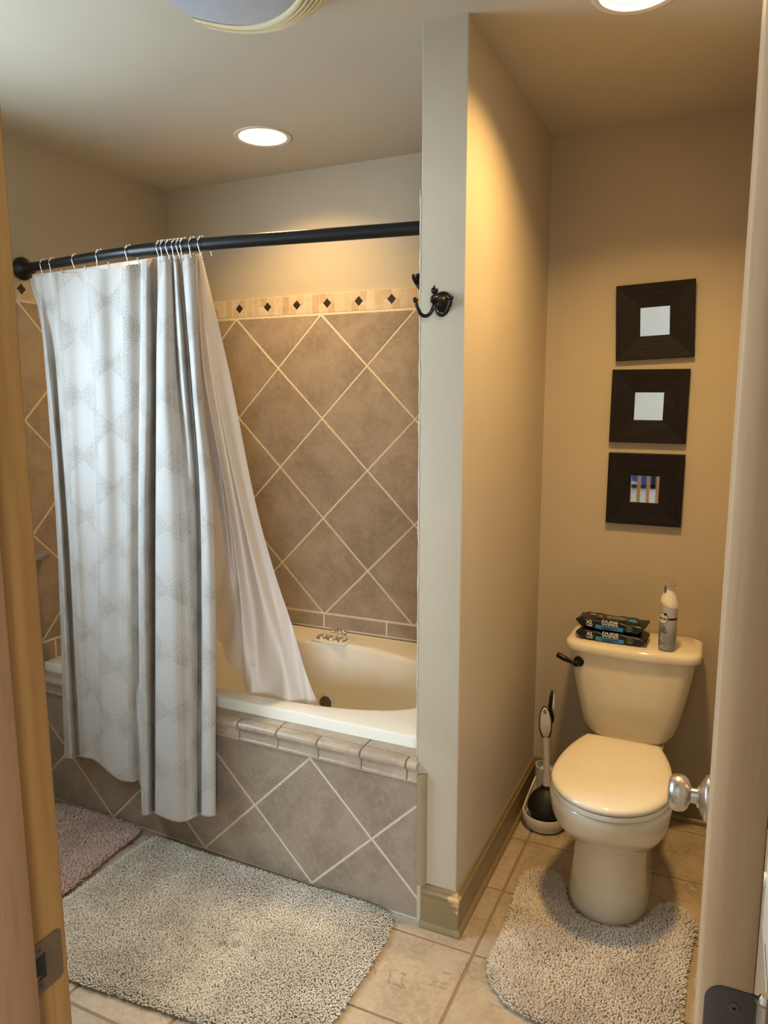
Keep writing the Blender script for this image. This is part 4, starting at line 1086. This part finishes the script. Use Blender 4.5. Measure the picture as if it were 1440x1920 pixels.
def rug(name, pts, sp, h, rad, back, pile, label, seed, lean=.35, sub=6, groom=(0, 0)):
    r = np.random.default_rng(seed); P = closed_spline(pts, sub)
    root = empty(name, (P[:, 0].mean(), P[:, 1].mean(), 0), label, 'bath rug')
    bm = B(); loft(bm, [[(p[0], p[1], .0008) for p in P], [(p[0], p[1], .0055) for p in P]]); build('backing', bm, back, root)
    gx_ = np.arange(P[:, 0].min(), P[:, 0].max(), sp); gy_ = np.arange(P[:, 1].min(), P[:, 1].max(), sp*.866)
    X_, Y_ = np.meshgrid(gx_, gy_); X_[1::2] += sp/2
    x = X_.ravel()+r.uniform(-.38, .38, X_.size)*sp; y = Y_.ravel()+r.uniform(-.38, .38, X_.size)*sp
    k = inside(P, x, y); x, y = x[k], y[k]; n = len(x)
    d, ex, ey = edge_dist(P, x, y); e = np.clip(1-d/.022, 0, 1)
    hh = h*(1+.10*smooth_noise(x, y, 22, seed)+r.uniform(-.14, .14, n))*(1-.30*e**2)
    a = r.uniform(0, 2*pi, n); flow = 1.6*smooth_noise(x, y, 9, seed+1); le = lean*h*r.uniform(.3, 1, n)
    lx_ = le*(.6*np.cos(a)+.5*np.cos(flow))+ex*e*h*.55+groom[0]*h; ly_ = le*(.6*np.sin(a)+.5*np.sin(flow))+ey*e*h*.55+groom[1]*h
    rd = rad*r.uniform(.8, 1.25, n); rings = [(0, 1.0, .0), (.6, 1.12, .4), (.9, .78, .85)]
    V = np.empty((n, 13, 3)); ph = r.uniform(0, pi, n)
    for q, (t, w, l) in enumerate(rings):
        for c in range(4):
            an = ph+c*pi/2
            V[:, q*4+c, 0] = x+lx_*l+rd*w*np.cos(an); V[:, q*4+c, 1] = y+ly_*l+rd*w*np.sin(an); V[:, q*4+c, 2] = .004+hh*t
    V[:, 12, 0] = x+lx_; V[:, 12, 1] = y+ly_; V[:, 12, 2] = .004+hh
    F = []
    for q in range(2):
        for c in range(4): F.append((q*4+c, q*4+(c+1) % 4, q*4+4+(c+1) % 4)); F.append((q*4+c, q*4+4+(c+1) % 4, q*4+4+c))
    for c in range(4): F.append((8+c, 8+(c+1) % 4, 12))
    F = np.array(F)[None]+(np.arange(n)*13)[:, None, None]; F = F.reshape(-1)
    me = bpy.data.meshes.new('pile'); me.vertices.add(n*13); me.vertices.foreach_set('co', V.astype(np.float32).ravel())
    nf = len(F)//3; me.loops.add(len(F)); me.loops.foreach_set('vertex_index', F.astype(np.int32))
    me.polygons.add(nf); me.polygons.foreach_set('loop_start', np.arange(0, len(F), 3, dtype=np.int32)); me.polygons.foreach_set('loop_total', np.full(nf, 3, np.int32))
    me.polygons.foreach_set('use_smooth', np.ones(nf, bool)); me.update(calc_edges=True); me.validate()
    link('pile', me, pile, root, kind='stuff')
    return root
def pile_mat(name, c0, c1, dirt=None, spots=()):
    m = M(name, c1, .95); n = m.noise(5.5, detail=4); f = m.noise(120, detail=2)
    c = m.mix(n.ramp(.38, .66), c0, c1); c = m.mix(f.ramp(.4, .7)*.35, c, sc(c1, 1.12))
    x, y, z = m.xyz(m.coord())
    for sx_, sy_, r in spots:
        d = ((x-sx_)*(x-sx_)+(y-sy_)*(y-sy_))*1.0 + (m.noise(60)-.5)*r*r*1.6
        c = m.mix(d.ramp(r*r*1.3, 0)*.45, c, dirt)
    m.base(c); return m.m
gp = pile_mat('grey_pile', lin(188, 178, 162), lin(210, 201, 186), lin(120, 118, 122), ((-1.20, 1.50, .018), (-1.165, 1.515, .016), (-1.10, 1.505, .012)))
cp_ = pile_mat('contour_pile', lin(190, 178, 162), lin(214, 203, 187))
pp = pile_mat('mauve_pile', lin(180, 152, 140), lin(206, 180, 166))
bk_ = simple('rug_backing', lin(150, 138, 122), .95)
rug('bath_rug', [(-1.745, 1.80), (-1.71, 1.828), (-1.5, 1.824), (-1.25, 1.822), (-1.0, 1.826), (-.86, 1.822), (-.815, 1.792), (-.80, 1.70), (-.797, 1.5), (-.805, 1.36), (-.825, 1.312), (-.88, 1.290), (-1.1, 1.268), (-1.4, 1.243), (-1.62, 1.228), (-1.72, 1.235), (-1.75, 1.28), (-1.755, 1.55)], .0048, .0150, .0029, bk_, gp, 'large pale grey tufted bath rug lying in front of the tub', 11, groom=(.15, -.25))
rug('bath_rug', [(-2.24, 1.80), (-2.20, 1.838), (-2.0, 1.842), (-1.85, 1.838), (-1.812, 1.815), (-1.803, 1.70), (-1.785, 1.50), (-1.797, 1.43), (-1.85, 1.415), (-2.0, 1.41), (-2.2, 1.41), (-2.245, 1.45), (-2.25, 1.6)], .0046, .018, .0025, bk_, pp, 'dusty pink shaggy bath rug in the corner left of the grey one', 12, lean=.9)
rug('contour_rug', [(-.518, 2.14), (-.508, 2.19), (-.475, 2.225), (-.43, 2.222), (-.392, 2.18), (-.375, 2.12), (-.357, 2.075), (-.310, 2.040), (-.240, 2.030), (-.178, 2.046), (-.142, 2.10), (-.122, 2.16), (-.095, 2.208), (-.055, 2.218), (-.02, 2.19), (-.008, 2.14), (-.014, 2.06), (-.022, 1.95), (-.024, 1.80), (-.028, 1.68), (-.06, 1.632), (-.14, 1.618), (-.28, 1.618), (-.40, 1.632), (-.462, 1.672), (-.498, 1.735), (-.505, 1.80), (-.502, 1.90), (-.512, 2.05)], .0052, .0150, .0031, bk_, cp_, 'beige u-shaped contour rug fitted around the toilet base', 13, sub=4, groom=(.0, -.12))

# ------------------------------------------------------------------ hallway seen in the little mirrors
ra = empty('stair_railing', (-.8, -2.6, 0), 'wooden stair railing with square balusters in the hallway, seen in the lowest mirror', 'railing')
build('handrail', box(-2.0, -.2, -2.63, -2.57, .92, .97, .01), MAT['rail_wood'], ra, smooth=40)
build('bottom_rail', box(-2.0, -.2, -2.62, -2.58, .04, .08, .004), MAT['rail_wood'], ra)
x = -1.94
while x < -.22:
    build('baluster', box(x-.016, x+.016, -2.616, -2.584, .08, .92, .002), MAT['rail_wood'], ra); x += .092
pic = empty('hall_picture', (-1.2, -3.4, .9), 'blue striped picture in a dark frame on the hallway wall, seen in the lowest mirror', 'picture')
bm = B()
for a in ((-1.75, -1.70, .555, 1.12), (-.78, -.73, .555, 1.12), (-1.75, -.73, .555, .60), (-1.75, -.73, 1.075, 1.12)): add_box(bm, a[0], a[1], -3.4, -3.37, a[2], a[3])
build('picture_frame', bm, MAT['navy'], pic)
m = M('blue_stripes', lin(40, 88, 170), .4); x, y, z = m.xyz(m.coord())
w = ((z*26+x*9+m.noise(3)*2).sin()); m.base(m.mix(w.ramp(.5, .8), lin(36, 84, 168), lin(196, 214, 236))); build('picture_print', box(-1.71, -.77, -3.395, -3.385, .59, 1.09), m.m, pic)
